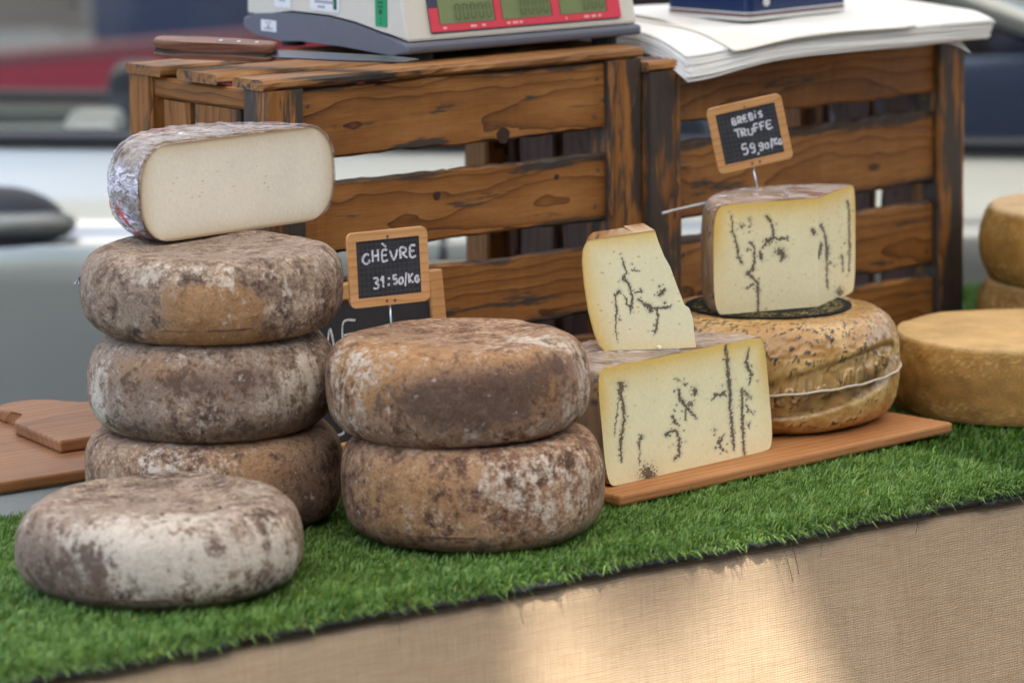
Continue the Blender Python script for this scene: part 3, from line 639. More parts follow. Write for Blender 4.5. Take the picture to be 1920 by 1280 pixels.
LET = {  # strokes in a unit box, y up
 'C': [[(.95, .85), (.55, 1), (.12, .65), (.1, .25), (.5, 0), (.95, .15), (.9, .4)]], 'H': [[(.1, 1), (.1, 0)], [(.85, 1), (.85, 0)], [(.1, .48), (.85, .52)]],
 'E': [[(.9, .98), (.15, .95), (.12, 0), (.95, .05)], [(.12, .5), (.75, .52)]], 'V': [[(.0, 1), (.5, 0), (1, 1)]], 'R': [[(.12, 0), (.15, 1), (.75, .95), (.8, .6), (.15, .48)], [(.35, .48), (.95, 0)]],
 'B': [[(.12, 0), (.12, 1), (.7, .95), (.7, .58), (.12, .52)], [(.5, .53), (.9, .3), (.7, .02), (.12, 0)]], 'I': [[(.5, .8), (.5, 0)]], 'S': [[(.9, .9), (.45, 1), (.15, .75), (.5, .52), (.85, .3), (.5, 0), (.05, .12)]],
 'T': [[(0, .95), (1, 1)], [(.5, .97), (.5, 0)]], 'U': [[(.1, 1), (.15, .2), (.5, 0), (.85, .2), (.9, 1)]], 'F': [[(.95, 1), (.15, .95), (.15, 0)], [(.15, .5), (.8, .55)]],
 '1': [[(.15, .65), (.6, 1), (.55, 0)]], '3': [[(.1, .95), (.6, 1), (.85, .75), (.45, .53), (.9, .3), (.6, 0), (.05, .08)]], '5': [[(.9, 1), (.2, .97), (.15, .55), (.7, .6), (.9, .3), (.6, 0), (.05, .08)]], '0': [[(.5, 1), (.1, .6), (.15, .15), (.5, 0), (.9, .3), (.85, .8), (.5, 1)]],
 '9': [[(.85, .85), (.45, 1), (.1, .75), (.4, .5), (.85, .7), (.85, .85), (.8, .3), (.5, 0), (.1, .08)]], '/': [[(.35, -.15), (.65, 1.1)]], 'K': [[(.15, 1), (.15, 0)], [(.9, 1), (.2, .45), (.95, 0)]], 'G': [[(.9, .85), (.5, 1), (.1, .5), (.5, 0), (.9, .2), (.9, .45), (.55, .45)]],
 ',': [[(.6, .25), (.3, -.25)]], "'": [[(.1, 1), (.85, .2)]], '.': [[(.3, .9), (.7, 1.0)]], 'M': [[(.05, 0), (.2, 1), (.5, .35), (.8, 1), (.95, 0)]], ')': [[(.2, 1), (.9, .75), (.75, .1), (.1, 0)]], '^': [[(.3, 1), (.5, 1.05), (.7, 1)]]}
# ------------------------------------------------------------------ cut cheeses
PALE = np.array([.87, .80, .505]); YEL = np.array([.78, .53, .13]); IVORY = np.array([.84, .785, .655])
def veincol(P2, polys, base, scale):
    """P2: sketch coordinates of each vertex; polys: list of [(x,y,r[,strength])..]"""
    dark = np.zeros(len(P2)); halo = np.zeros(len(P2))
    def nz(f, o): return np.array([mn.noise(Vector((p[0]*f, p[1]*f, o))) for p in P2])
    Q = P2 + np.stack([nz(.03, 3)*8+nz(.09, 5)*5, nz(.03, 7)*8+nz(.09, 9)*5], 1); brk = nz(.075, 2); fine = nz(.2, 4); warm = np.clip(.62+1.1*nz(.03, 8), 0, 1)[:, None]
    rv = random.Random(len(polys))
    extra = [[(q[0]+rv.gauss(0, 22), q[1]+rv.gauss(0, 26), rv.uniform(3, 6.5), .85)] for pl in polys for q in pl if rv.random() < .75 and q[2] < 20]
    for pl in polys+extra:
        pl = [q if len(q) > 3 else (*q, 1.) for q in pl]
        if len(pl) == 1: pl = pl*2
        for a, b_ in zip(pl, pl[1:]):
            A, B = np.array(a[:2], float), np.array(b_[:2], float); d = B-A; L = max(d@d, 1e-6)
            t = np.clip(((Q-A)@d)/L, 0, 1); r = a[2]+(b_[2]-a[2])*t; st = a[3]+(b_[3]-a[3])*t
            ds = np.linalg.norm(Q-(A+t[:, None]*d), axis=1)
            re = r*np.clip(1.1+1.2*brk+.25*fine, .4, 2.0); dark = np.maximum(dark, st*np.clip(1.3-ds/re, 0, 1)); halo = np.maximum(halo, st*np.exp(-(ds/(r*1.9+5))**2))
    c = base*(1-(.30*halo*(1+.8*brk))[:, None]*np.array([1, .93, .72])); k = np.clip(dark*(1.7+1.1*brk+.35*fine), 0, .88)[:, None]
    return c*(1-k) + (np.array([.030, .022, .020])*(1-warm)+np.array([.12, .060, .028])*warm)*k
def invbil(quad):
    TL, TR, BR, BL = [np.array(q, float) for q in quad]
    return lambda s, h: (BL*(1-s)[:, None]*(1-h)[:, None]+BR*s[:, None]*(1-h)[:, None]+TR*s[:, None]*h[:, None]+TL*(1-s)[:, None]*h[:, None])
def eyes(P2, c, n, box_, rad, colr, seed):
    r = random.Random(seed)
    for _ in range(n):
        x, y, q = r.uniform(box_[0], box_[2]), r.uniform(box_[1], box_[3]), r.uniform(.5, 1.)*rad
        d = np.hypot((P2[:, 0]-x)/1.5, P2[:, 1]-y); k = np.clip(1.3-d/q, 0, 1)[:, None]*.75; c = c*(1-k)+np.array(colr)*k
    return c
def cutwedge(name, loc, R, t, c, a0, a1, label, group, faces, rindcol, m=2.5, shear=(0, 0), film=False, rind_mat=None, cat='cheese', ivory=False, rough=1., seed=3., sheen_amt=.25, redp=0.):
    """part of a wheel between plan angles a0 and a1 (from +x, ccw), axis at loc; faces: (quad, veins, eyes) for the face at a0 and a1 or one for a half wheel"""
    root = empty(name, loc); tag(root, label, cat, group)
    ne = 40; pr = []
    for k in range(ne+1):
        a = -math.pi/2+math.pi*k/ne; sn, cs = math.sin(a), max(0., math.cos(a)); pr.append((R-c+c*cs**(2/m), t/2+math.copysign(abs(sn)**(2/m), sn)*t/2))
    def sh(x, y, z): return (x+shear[0]*z, y+shear[1]*z, z)
    nb = 10; full = [((R-c)*k/nb, 0.) for k in range(nb)] + pr + [((R-c)*k/nb, t) for k in range(nb-1, -1, -1)]
    nth = 90; v, f = [], []; n = len(full)
    for i in range(nth+1):
        a = a0+(a1-a0)*i/nth; edge = 0 if i in (0, nth) else 1
        for (r, z) in full:
            o = mn.noise(Vector((math.cos(a)*r*30+seed, math.sin(a)*r*30, z*30)))*.0012*rough*edge
            v.append(sh(math.cos(a)*(r+o), math.sin(a)*(r+o), z+(o*.5 if z > t*.5 else 0)))
    for i in range(nth):
        for k in range(n-1): f.append((i*n+k, (i+1)*n+k, (i+1)*n+k+1, i*n+k+1))
    rd = mesh('rind', v, f, rind_mat or M_waxrind, root, smooth=True); rc = rindcol(np.array(v)); setcol(rd, 'col' if not ivory else 'patch', rc)
    # cut faces as fine grids that follow the section outline
    halfw = abs(abs(a1-a0)-math.pi) < .02
    zs = np.array([q[1] for q in pr]); rs = np.array([q[0] for q in pr]); nh, ns = 150, 240
    zz = np.linspace(0, t, nh+1); rz = np.interp(zz, zs, rs); rz[0] = rs[0]; rz[-1] = rs[-1]
    for fi, (quad, veins, eye) in enumerate(faces):
        V, SS, HH = [], [], []
        for j in range(nh+1):
            for i in range(ns+1):
                s = i/ns
                if halfw: u = (2*s-1)*rz[j]; x, y = math.cos(a1)*-u, math.sin(a1)*-u; SS.append((u+R)/(2*R))
                elif fi == 0: u = s*rz[j]; x, y = math.cos(a0)*u, math.sin(a0)*u; SS.append(u/R)            # axis to rind
                else: u = (1-s)*rz[j]; x, y = math.cos(a1)*u, math.sin(a1)*u; SS.append(1-u/R)
                z = zz[j]; V.append(sh(x, y, z)); HH.append(z/t)
        F = [(j*(ns+1)+i, j*(ns+1)+i+1, (j+1)*(ns+1)+i+1, (j+1)*(ns+1)+i) for j in range(nh) for i in range(ns)]
        o = mesh('cut_face', V, F, M_paste, root, smooth=True)
        SS, HH = np.array(SS), np.array(HH); P2 = invbil(quad)(SS, HH)
        zv = HH*t; u_ = np.interp(zv, zs, rs); ed = np.minimum(np.minimum(zv, t-zv)*1.0, ((u_-np.abs(SS*2-1)*R) if halfw else (u_-(SS if fi == 0 else 1-SS)*R)))
        ed = np.clip(ed, 0, 1)
        if ivory:
            k = np.exp(-(ed/.010)**1.3)[:, None]; col = IVORY*(1-k)+np.array([.60, .50, .32])*k; k2 = np.exp(-(ed/.0022)**2)[:, None]; col = col*(1-k2)+np.array([.36, .22, .12])*k2
            col = eyes(P2, col, 20, (650, 300, 1350, 600), 8, (.50, .40, .23), 5); col = eyes(P2, col, 18, (480, 120, 1800, 900), 4, (.62, .53, .38), 9)
        else:
            k = (np.exp(-(ed/.016)**1.5)*(.22+.78*np.clip((zv/t-.35)/.4, 0, 1)))[:, None]; col = PALE*(1-k)+YEL*k
            col = eyes(P2, col, 60, eye, 8, (.66, .52, .20), fi+int(seed*10)); col = veincol(P2, veins, col, 1.)
        setcol(o, 'col', col)
    if film:
        v2 = []
        for (r, z), i in [((r, z), i) for i in range(nth+1) for (r, z) in full]:
            a = a0+(a1-a0)*i/nth; p = Vector((math.cos(a)*r, math.sin(a)*r, z))
            w = (.0022 + .0022*abs(mn.noise(Vector((a*9, z*160+math.sin(a*4), seed))))+.0012*mn.noise(p*120))*(1 if ivory else .42)
            v2.append(sh(math.cos(a)*(r+w), math.sin(a)*(r+w), z + (w if z > t*.6 else -.0003)*(1 if z > t*.3 else 1)))
        fl = mesh('plastic_film', v2, f, M_film, root, smooth=True)
        hz = np.array([(.30+.7*max(0., mn.noise(Vector((q[0]*40+q[1]*60, q[1]*120-q[0]*60, 3))))) if q[2] > t*.93 else sheen_amt*max(0., mn.noise(Vector((q[0]*22, q[1]*22, q[2]*40)))+.45) for q in v2], np.float32)
        tint = np.array([(.84, .82, .92) if mn.noise(Vector((q[0]*34+2, q[1]*34, q[2]*50)))+.25*redp < .62 else (.75, .10, .12) for q in v2])  # film highlights painted as a lilac-white tint, with red print patches
        setcol(fl, 'sheen_print', np.concatenate([tint, hz[:, None]], 1))
    return root
def truffle_rind(P):
    n1 = fnoise(P, 45, 1); n2 = fnoise(P, 130, 4); n3 = fnoise(P, 300, 2); n4 = fnoise(P, 14, 6)
    k = np.clip(.5+.9*n1+.5*n2+.5*n4, 0, 1)[:, None]
    c = np.array([.56, .36, .13])*k+np.array([.34, .16, .045])*(1-k)
    d = np.clip((n2+n3*.7-.28)*5, 0, 1)[:, None]; c = c*(1-d)+np.array([.05, .025, .015])*d
    tp = np.clip((P[:, 2]-.112)/.004, 0, 1)[:, None]*.75*np.clip(.75+1.2*n1+.8*n4, 0, 1)[:, None]; return c*(1-tp)+np.array([.62, .46, .31])*tp

# half goat cheese wrapped in film on the left stack
def halfrind(P):
    c = np.zeros((len(P), 4)); c[:, 0] = .3; c[:, 3] = .1; return c
dA = R_(7)
half = cutwedge('half_cheese', (-.6420, -.1567, .2665), .125, .094, .042, dA, dA+math.pi, 'half goat cheese in cling film with ivory cut face, topmost on the left stack', None,
    [([(440, 90), (1830, 60), (1800, 900), (440, 960)], [], (700, 250, 1750, 700))], halfrind, ivory=True, film=True, rind_mat=M_rind, seed=5., sheen_amt=2.0, redp=1.)
# red print on the wrapped side
# lower truffle block
V_block = [[(280, 480, 22), (270, 540, 8), (295, 600, 8), (305, 720, 9), (290, 830, 9), (285, 900, 8), (295, 1010, 5)], [(265, 560, 5, .5), (250, 700, 5, .5), (240, 820, 5, .4)], [(430, 830, 10), (412, 870, 6), (420, 960, 4, .7), (418, 1020, 3, .5)],
    [(680, 500, 8), (690, 560, 9), (740, 620, 9), (790, 670, 8), (805, 690, 6)], [(765, 600, 15)], [(725, 460, 9)], [(795, 500, 14), (800, 530, 8)], [(735, 640, 8, .7), (735, 710, 5, .6)], [(640, 685, 7, .8), (655, 720, 10), (690, 750, 6, .7)], [(670, 430, 6, .6), (690, 440, 5, .5)], [(668, 605, 6, .7)],
    [(600, 815, 10), (625, 785, 9), (670, 785, 9), (690, 830, 8), (690, 900, 9), (698, 940, 8), (665, 975, 9)], [(705, 865, 4)], [(650, 880, 4)],
    [(1015, 180, 7, .7), (1025, 280, 11), (1045, 480, 11), (1055, 650, 9), (1075, 820, 9), (1080, 900, 5)], [(1005, 515, 14), (985, 525, 8), (940, 530, 7, .8), (925, 560, 5, .7)],
    [(1135, 480, 10, .5), (1138, 580, 9), (1140, 700, 9), (1150, 850, 8), (1158, 960, 6)], [(1185, 200, 5, .5), (1165, 300, 9), (1180, 340, 10), (1205, 370, 6), (1190, 450, 4)], [(1160, 500, 16, .45), (1200, 540, 12, .4)], [(1160, 590, 5), (1200, 630, 6), (1215, 650, 4)], [(1185, 720, 9, .6), (1190, 750, 6, .5)],
    [(1010, 800, 5), (985, 840, 7), (965, 850, 8), (985, 880, 7), (1005, 910, 5)], [(955, 890, 4)], [(940, 770, 14, .35)], [(478, 1085, 40), (485, 1110, 40)]]
fa = math.atan2(.036, .241)
block = cutwedge('truffle_cheese_half', (-.2535, -.3815, .0125), .127, .118, .018, fa, fa+math.pi, 'half truffle cheese with black veins, standing at the front of the board', 'cut truffle cheeses',
    [([(105, 375), (1300, 115), (1372, 880), (205, 1195)], V_block, (200, 350, 1250, 1000))], truffle_rind, m=4.5, shear=(-.07, .045), film=True, seed=2.)
# truffle wheel, built below; wrapped wedge on it
V_wl = [[(425, 370, 5, .6), (435, 480, 6, .8), (470, 590, 7), (485, 680, 7), (510, 730, 8)], [(505, 440, 12)], [(570, 570, 9), (600, 600, 6), (600, 700, 7), (595, 770, 8), (555, 810, 12), (630, 870, 8), (635, 930, 9), (640, 1100, 6, .6)], [(640, 640, 8), (655, 680, 12)],
    [(690, 355, 9), (720, 400, 7), (740, 470, 8), (740, 520, 9), (700, 550, 20)], [(740, 520, 8), (780, 530, 8), (845, 515, 9)], [(700, 550, 6), (650, 610, 5)], [(795, 630, 27), (820, 660, 18), (800, 700, 6)], [(1045, 465, 14), (1030, 440, 8)], [(550, 620, 10, .6)], [(550, 920, 8, .6), (600, 890, 8, .7)], [(560, 380, 14, .3), (570, 430, 12, .25)]]
V_wr = [[(1095, 400, 8), (1130, 480, 6), (1155, 620, 12), (1150, 700, 8), (1155, 800, 6), (1170, 910, 6)], [(1105, 560, 12), (1085, 660, 10)], [(1185, 705, 9)], [(1290, 215, 9), (1310, 300, 6), (1325, 500, 7), (1345, 650, 7), (1345, 780, 4)], [(1275, 640, 7), (1295, 780, 4, .6)], [(1275, 940, 26)]]
ax_ = Vector((.0165, -.270, .1316)); aL = math.atan2(.250, -.968); aR = math.atan2(.064, .117)
wedge = cutwedge('truffle_cheese_wedge', ax_, .123, .118, .020, aR, aL, 'truffle cheese wedge in cling film on top of the whole truffle wheel', 'cut truffle cheeses',
    [([(1070, 185), (1340, 70), (1415, 930), (1090, 1075)], V_wr, (1120, 250, 1350, 900)), ([(290, 300), (1070, 185), (1090, 1075), (310, 1150)], V_wl, (380, 350, 1050, 1050))], truffle_rind, m=4.0, film=True, seed=3.)

# small leaning slice on the half truffle cheese
def slice_piece():
    e = Vector((.8545, -.5196, 0)); bk = Vector((.5196, .8545, 0)); kx = 4.925*1870*.9936; ky = 4.925*1870*.985
    def sh(X, Y): return ((X-320)/kx, ((1167-25*(X-320)/788)-Y)/ky)
    Lp = [(262, 1178), (205, 1120), (160, 1000), (110, 800), (75, 560), (58, 350), (66, 250), (92, 190), (132, 152)]
    Rp = [(1110, 1141), (1095, 1000), (1082, 870), (1048, 775), (1008, 752), (940, 580), (875, 400), (845, 345), (818, 300), (770, 175), (732, 62)]
    def at(P, t):
        y0, y1 = P[0][1], P[-1][1]; Y = y0+(y1-y0)*t
        for (xa, ya), (xb, yb) in zip(P, P[1:]):
            if yb <= Y <= ya: return (xa+(xb-xa)*(ya-Y)/max(1e-6, ya-yb), Y)
        return P[-1]
    root = empty('truffle_cheese_slice', (-.3115, -.3241, .1318)); tag(root, 'small truffle cheese slice leaning upright on top of the half truffle cheese', 'cheese', 'cut truffle cheeses')
    nh, ns = 190, 160; P2, V = [], []
    for j in range(nh+1):
        (xl, yl), (xr, yr) = at(Lp, j/nh), at(Rp, j/nh)
        for i in range(ns+1):
            X, Y = xl+(xr-xl)*i/ns, yl+(yr-yl)*i/ns; P2.append((X, Y)); s_, h_ = sh(X, Y); V.append(e*s_+Vector((0, 0, h_)))
    F = [(j*(ns+1)+i, j*(ns+1)+i+1, (j+1)*(ns+1)+i+1, (j+1)*(ns+1)+i) for j in range(nh) for i in range(ns)]
    o = mesh('cut_face', V, F, M_paste, root, smooth=True); P2 = np.array(P2, float)
    jj = np.repeat(np.arange(nh+1), ns+1)/nh; ii = np.tile(np.arange(ns+1), nh+1)/ns
    ed = np.minimum(ii*.085, np.minimum((1-jj)*.115, jj*.115+.012)); k = (np.exp(-(ed/.012)**1.4)*.9)[:, None]; col = PALE*(1-k)+YEL*k
    k = (np.exp(-(ii*.085/.0012)**2)*.6+np.exp(-((1-jj)*.115/.0016)**2)*.8)[:, None]; col = col*(1-k)+np.array([.36, .19, .06])*k
    veins = [[(430, 320, 6, .7), (450, 400, 7), (470, 440, 5), (440, 515, 13), (490, 550, 9), (510, 620, 10), (525, 700, 9), (510, 770, 13), (500, 830, 4, .6)], [(510, 770, 9), (470, 740, 8), (465, 690, 6), (440, 660, 4, .6)], [(400, 630, 15), (365, 660, 6), (370, 740, 7), (380, 800, 9), (370, 870, 6, .8), (365, 990, 5, .6), (380, 1070, 4, .5)],
        [(520, 430, 7, .7), (590, 440, 6, .6)], [(520, 375, 7, .6)], [(540, 635, 5, .8), (610, 625, 9), (595, 600, 6)], [(585, 700, 13), (620, 735, 7), (680, 770, 24), (695, 800, 16)], [(690, 780, 14), (740, 780, 9), (870, 770, 9), (885, 745, 5, .7)], [(745, 790, 10), (760, 860, 9), (745, 930, 9), (738, 995, 11), (700, 985, 4, .6)], [(775, 655, 17), (820, 610, 13)], [(775, 575, 8)], [(820, 730, 10)], [(405, 885, 12, .5)]]
    col = eyes(P2, col, 22, (150, 250, 1000, 1050), 12, (.60, .40, .06), 8); col = veincol(P2, veins, col, 1.); setcol(o, 'col', col)
    # sides and back
    rim = [j*(ns+1) for j in range(nh+1)] + [nh*(ns+1)+i for i in range(1, ns+1)] + [j*(ns+1)+ns for j in range(nh-1, -1, -1)] + [i for i in range(ns-1, 0, -1)]
    fr = [V[i] for i in rim]; cx = sum((p for p in fr), Vector())/len(fr); n = len(fr)
    ba = [Vector(p)+bk*.05+e*(-.004 if (p-cx).dot(e) > 0 else .010) for p in fr]
    vv = fr+ba; ff = [(i, (i+1) % n, n+(i+1) % n, n+i) for i in range(n)]+[tuple(range(n, 2*n))]
    rd = mesh('rind', vv, ff, M_waxrind, root); P = np.array([tuple(p) for p in vv]); rc = truffle_rind(P)
    nl = nh+ns*.98; idx = np.arange(2*n) % n; paste = ((idx > nh+ns) & (idx < 2*nh+ns+1))[:, None]; setcol(rd, 'col', np.where(paste, PALE, rc))
slice_piece()

# whole truffle wheel with pressed cartouche
def truffle_wheel():
    R, t, c = .1397, .1192, .05; nth, ne = 420, 84; pr = profile(R, t, c, nb=8, ne=ne, m=2.9); v, f, col = [], [], []; n = len(pr)
    letters = [(.02+k*.118, random.uniform(.75, 1.1), random.uniform(-.03, .03), random.random()) for k in range(10)]
    for i in range(nth):
        ph = 2*math.pi*i/nth; pc = (ph+math.pi) % (2*math.pi)-math.pi; d = TOCAM*math.cos(ph)+RIGHT*math.sin(ph)
        for (r, z) in pr:
            p = Vector((d.x*r, d.y*r, z)); h = z/t
            n1, n2, n3, n4 = mn.noise(p*45), mn.noise(p*170+Vector((4, 1, 2))), mn.noise(p*420), mn.noise(p*14+Vector((2, 5, 1)))
            o = mn.noise(p*18)*.0022+n1*.0016+n2*.0012+n3*.0004; stain_shade = 0.
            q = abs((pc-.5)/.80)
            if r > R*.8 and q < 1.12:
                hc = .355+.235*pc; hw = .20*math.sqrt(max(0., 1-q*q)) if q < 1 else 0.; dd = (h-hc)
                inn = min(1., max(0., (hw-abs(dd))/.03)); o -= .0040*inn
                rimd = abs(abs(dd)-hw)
                if q < 1: o -= .0036*math.exp(-(rimd/.018)**2); stain_shade = max(stain_shade, .95*math.exp(-(rimd/.015)**2)*(.55+.6*max(0, n4+.3)))
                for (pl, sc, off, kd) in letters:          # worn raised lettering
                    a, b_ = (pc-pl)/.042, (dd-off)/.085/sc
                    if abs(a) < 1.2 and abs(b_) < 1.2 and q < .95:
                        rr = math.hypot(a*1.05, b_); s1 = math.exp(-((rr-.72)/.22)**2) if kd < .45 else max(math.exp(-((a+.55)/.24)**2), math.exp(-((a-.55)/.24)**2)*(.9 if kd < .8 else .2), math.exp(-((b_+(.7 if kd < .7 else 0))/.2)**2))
                        s1 *= max(0., 1-max(abs(a), abs(b_))**6); o += .0060*s1; stain_shade = max(stain_shade, .95*math.exp(-((s1-.30)/.22)**2)*inn)
                if inn > 0: stain_shade = max(stain_shade, inn*min(1., .9*max(0, n1+.25+(.35 if dd < -.04 else 0))))
            e = min(1., r/(R*.4)); w = d*(r+o*e); v.append((w.x, w.y, z+(o*.5 if h > .6 else 0)))
            k = min(1, max(0, .62+.7*n1+.45*n2+.5*n4-(.40 if h > .72 else 0)-(.15 if h > .95 else 0))); cc = np.array([.68, .475, .185])*k+np.array([.42, .225, .065])*(1-k)
            fl = min(1, max(0, (n2+n3*.9+n1*.3-(.24 if h > .66 else .47))*4)); cc = cc*(1-fl)+np.array([.045, .022, .014])*fl
            cc = cc*(1-stain_shade)+np.array([.10, .045, .02])*stain_shade; col.append(cc)  # brown rind stain, also painted as relief shade in grooves and round letters
    for i in range(nth):
        j = (i+1) % nth
        for k in range(n-1): f.append((i*n+k, j*n+k, j*n+k+1, i*n+k+1))
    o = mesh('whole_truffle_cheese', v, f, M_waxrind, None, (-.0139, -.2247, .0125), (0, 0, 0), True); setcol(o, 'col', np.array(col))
    tag(o, 'whole waxy truffle cheese wheel with pressed lettering and string on the board', 'cheese')
    ml, nl, bl_ = mk('black and gold label'); oo = objc(nl); nz = noi(nl, vmap(nl, oo, sc=(1, 1, 1)), 90., 3, .5, 2.); rr_ = nd(nl, 'ShaderNodeVectorMath', {0: oo}, operation='LENGTH').outputs['Value']
    gold = mt(nl, 'MULTIPLY', sst(nl, nz, .54, .60), mt(nl, 'MULTIPLY', sst(nl, rr_, .052, .056), sst(nl, rr_, .082, .078)))
    setb(nl, bl_, mix(nl, gold, (.008, .008, .008), (.30, .23, .07)), .75, **{'Specular IOR Level': .15})
    lab = prism('round_label', [(.089*math.cos(a*.1309), .089*math.sin(a*.1309)) for a in range(48)], .0008, ml, o, (0, 0, .1192+.0012))
    pts = []
    for k in range(90):
        ph = 2*math.pi*k/90; pc = (ph+math.pi) % (2*math.pi)-math.pi; d = TOCAM*math.cos(ph)+RIGHT*math.sin(ph); h = .405+.07*math.sin(pc)
        pts.append((d.x*(R+.0014), d.y*(R+.0014), h*t+.0006*math.sin(k*1.7)))
    tube('string', pts, .0014, M_string, o, 7, closed=True)
    for (s0, s1) in ((-.12, .16), (.20, .42), (.46, .80), (.84, 1.08)):      # worn raised scrollwork pressed into the side
        P = []; nq = int((s1-s0)*130)
        for q in range(nq+1):
            a = s0+(s1-s0)*q/nq; w_ = 2*math.pi*(a*8.5+.25*math.sin(a*17)); amp = .055+.03*math.sin(a*11+1)
            ph = a+.022*math.sin(w_); h = .355+.235*ph+amp*math.cos(w_)*math.sqrt(max(.2, 1-((ph-.5)/.85)**2)); sn = abs((h-.5)*2); rr = R-c+c*(1-sn**2.9)**(1/2.9)-.0046
            d = TOCAM*math.cos(ph)+RIGHT*math.sin(ph); P.append((d.x*rr, d.y*rr, h*t))
        lt = tube('pressed_scroll', P, [.0012]+[.0024+.0012*abs(mn.noise(Vector((k*.37, s0*9, 1)))) for k in range(len(P)-2)]+[.0012], M_waxrind, o, 7)
        setcol(lt, 'col', np.array([np.array([.58, .38, .16])*(.75+.6*abs(mn.noise(Vector(q.co)*120))) for q in lt.data.vertices]))
truffle_wheel()

# ------------------------------------------------------------------ boards
def slab(name, corners, z, t, mat, label, cat, bev=.003):
    cx = sum(c[0] for c in corners)/len(corners); cy = sum(c[1] for c in corners)/len(corners)
    a = math.atan2(corners[1][1]-corners[0][1], corners[1][0]-corners[0][0]); ca, sa = math.cos(-a), math.sin(-a)
    pts = [((x-cx)*ca-(y-cy)*sa, (x-cx)*sa+(y-cy)*ca) for x, y in corners]
    o = prism(name, pts, t, mat, None, (cx, cy, z-t), (0, 0, a), bev=bev); tag(o, label, cat); return o
slab('cutting_board', [(-.394, -.437), (.112, -.378), (.085, -.092), (-.421, -.150)], .0122, .0112, M_board, 'thin orange brown wooden board under the truffle cheeses', 'cutting board')
slab('cutting_board', [(-1.20, -.070), (-.735, -.0735), (-.53, .225), (-1.15, .232)], .034, .012, M_boardL, 'large brown wooden board at the left edge behind the cheese stack', 'cutting board')
bxw = box('tray', (.45, .23, .028), M_whitebox, None, (-.965, .048, .006), (0, 0, 0), bev=.004); tag(bxw, 'white plastic tray under the large left board', 'tray')
pad = [(-.755, .008), (-.60, .012), (-.545, .10), (-.57, .160), (-.612, .166), (-.630, .176), (-.634, .194), (-.642, .212), (-.658, .224), (-.679, .227), (-.699, .220), (-.711, .205), (-.713, .187), (-.707, .172), (-.706, .158), (-.716, .148), (-.730, .138), (-.738, .122)]
pdo = slab('paddle_board', pad, .0475, .0132, M_boardL, 'small wooden paddle board with rounded handle lying on the large left board', 'cutting board', bev=.003)

# ------------------------------------------------------------------ yellow cheeses on the right
M_yrind = attr_mat('dry yellow cheese rind', .75, 330., 1., spec=.2, fine=.5)
def ywheel(name, x, y, z0, R, t, label, top, side, seed, cf=.16, m=2.6):
    pr = profile(R, t, cf*t, nb=12, ne=44, m=m); nth = 260; v, f, col = [], [], []; n = len(pr)
    for i in range(nth):
        ph = 2*math.pi*i/nth; d = TOCAM*math.cos(ph)+RIGHT*math.sin(ph)
        for (r, z) in pr:
            p = Vector((d.x*r, d.y*r, z)); h = z/t; s5 = Vector((seed, seed*2, 0))
            n1, n2, n3 = mn.noise(p*20+s5), mn.noise(p*70+s5), mn.noise(Vector((p.x*260, p.y*260, p.z*760))+s5)
            bul = .007*math.sin(math.pi*h) if cf > .1 else .002*math.sin(math.pi*h)
            rough_ = .0012*n2+(.0011*max(0, n3) if (.62 < h < .97 or h < .3) and r > R*.85 else 0)
            w = d*(r+bul*min(1, r/R)**4+n1*.0015*min(1, r/(R*.4))+rough_*min(1, r/R)); v.append((w.x, w.y, z+(.0008*n1 if h > .5 else 0)))
            k = min(1, max(0, .5+.6*n1+.4*n2)); cs = np.array(side)*(.72+.5*k)
            if (.62 < h < .95 or h < .28) and r > R*.85: q = min(.55, max(0, (n3-.1)*1.6)); cs = cs*(1-q)+np.array([.60, .42, .15])*q
            ct = np.array(top)*(.86+.28*k); kt = min(1, max(0, (h-.93)/.05)); col.append(cs*(1-kt)+ct*kt)
    for i in range(nth):
        j = (i+1) % nth
        for k in range(n-1): f.append((i*n+k, j*n+k, j*n+k+1, i*n+k+1))
    o = mesh(name, v, f, M_yrind, None, (x, y, z0), (0, 0, 0), True); setcol(o, 'col', np.array(col)); tag(o, label, 'cheese'); return o
ywheel('yellow_cheese_wheel', .3021, -.2889, -.004, .1420, .084, 'broad flat yellow brown cheese wheel lying alone on the dark turf', (.56, .365, .155), (.36, .19, .05), 1., cf=.075, m=2.4)
ywheel('yellow_cheese_wheel', .618, -.100, -.004, .137, .088, 'lower of two yellow cheese wheels stacked at the right edge', (.5, .34, .14), (.30, .165, .05), 5., cf=.12)
ywheel('yellow_cheese_wheel', .612, -.104, .0842, .133, .088, 'rounded golden cheese wheel on top of the stack at the right edge', (.64, .45, .24), (.37, .195, .045), 9., cf=.13)

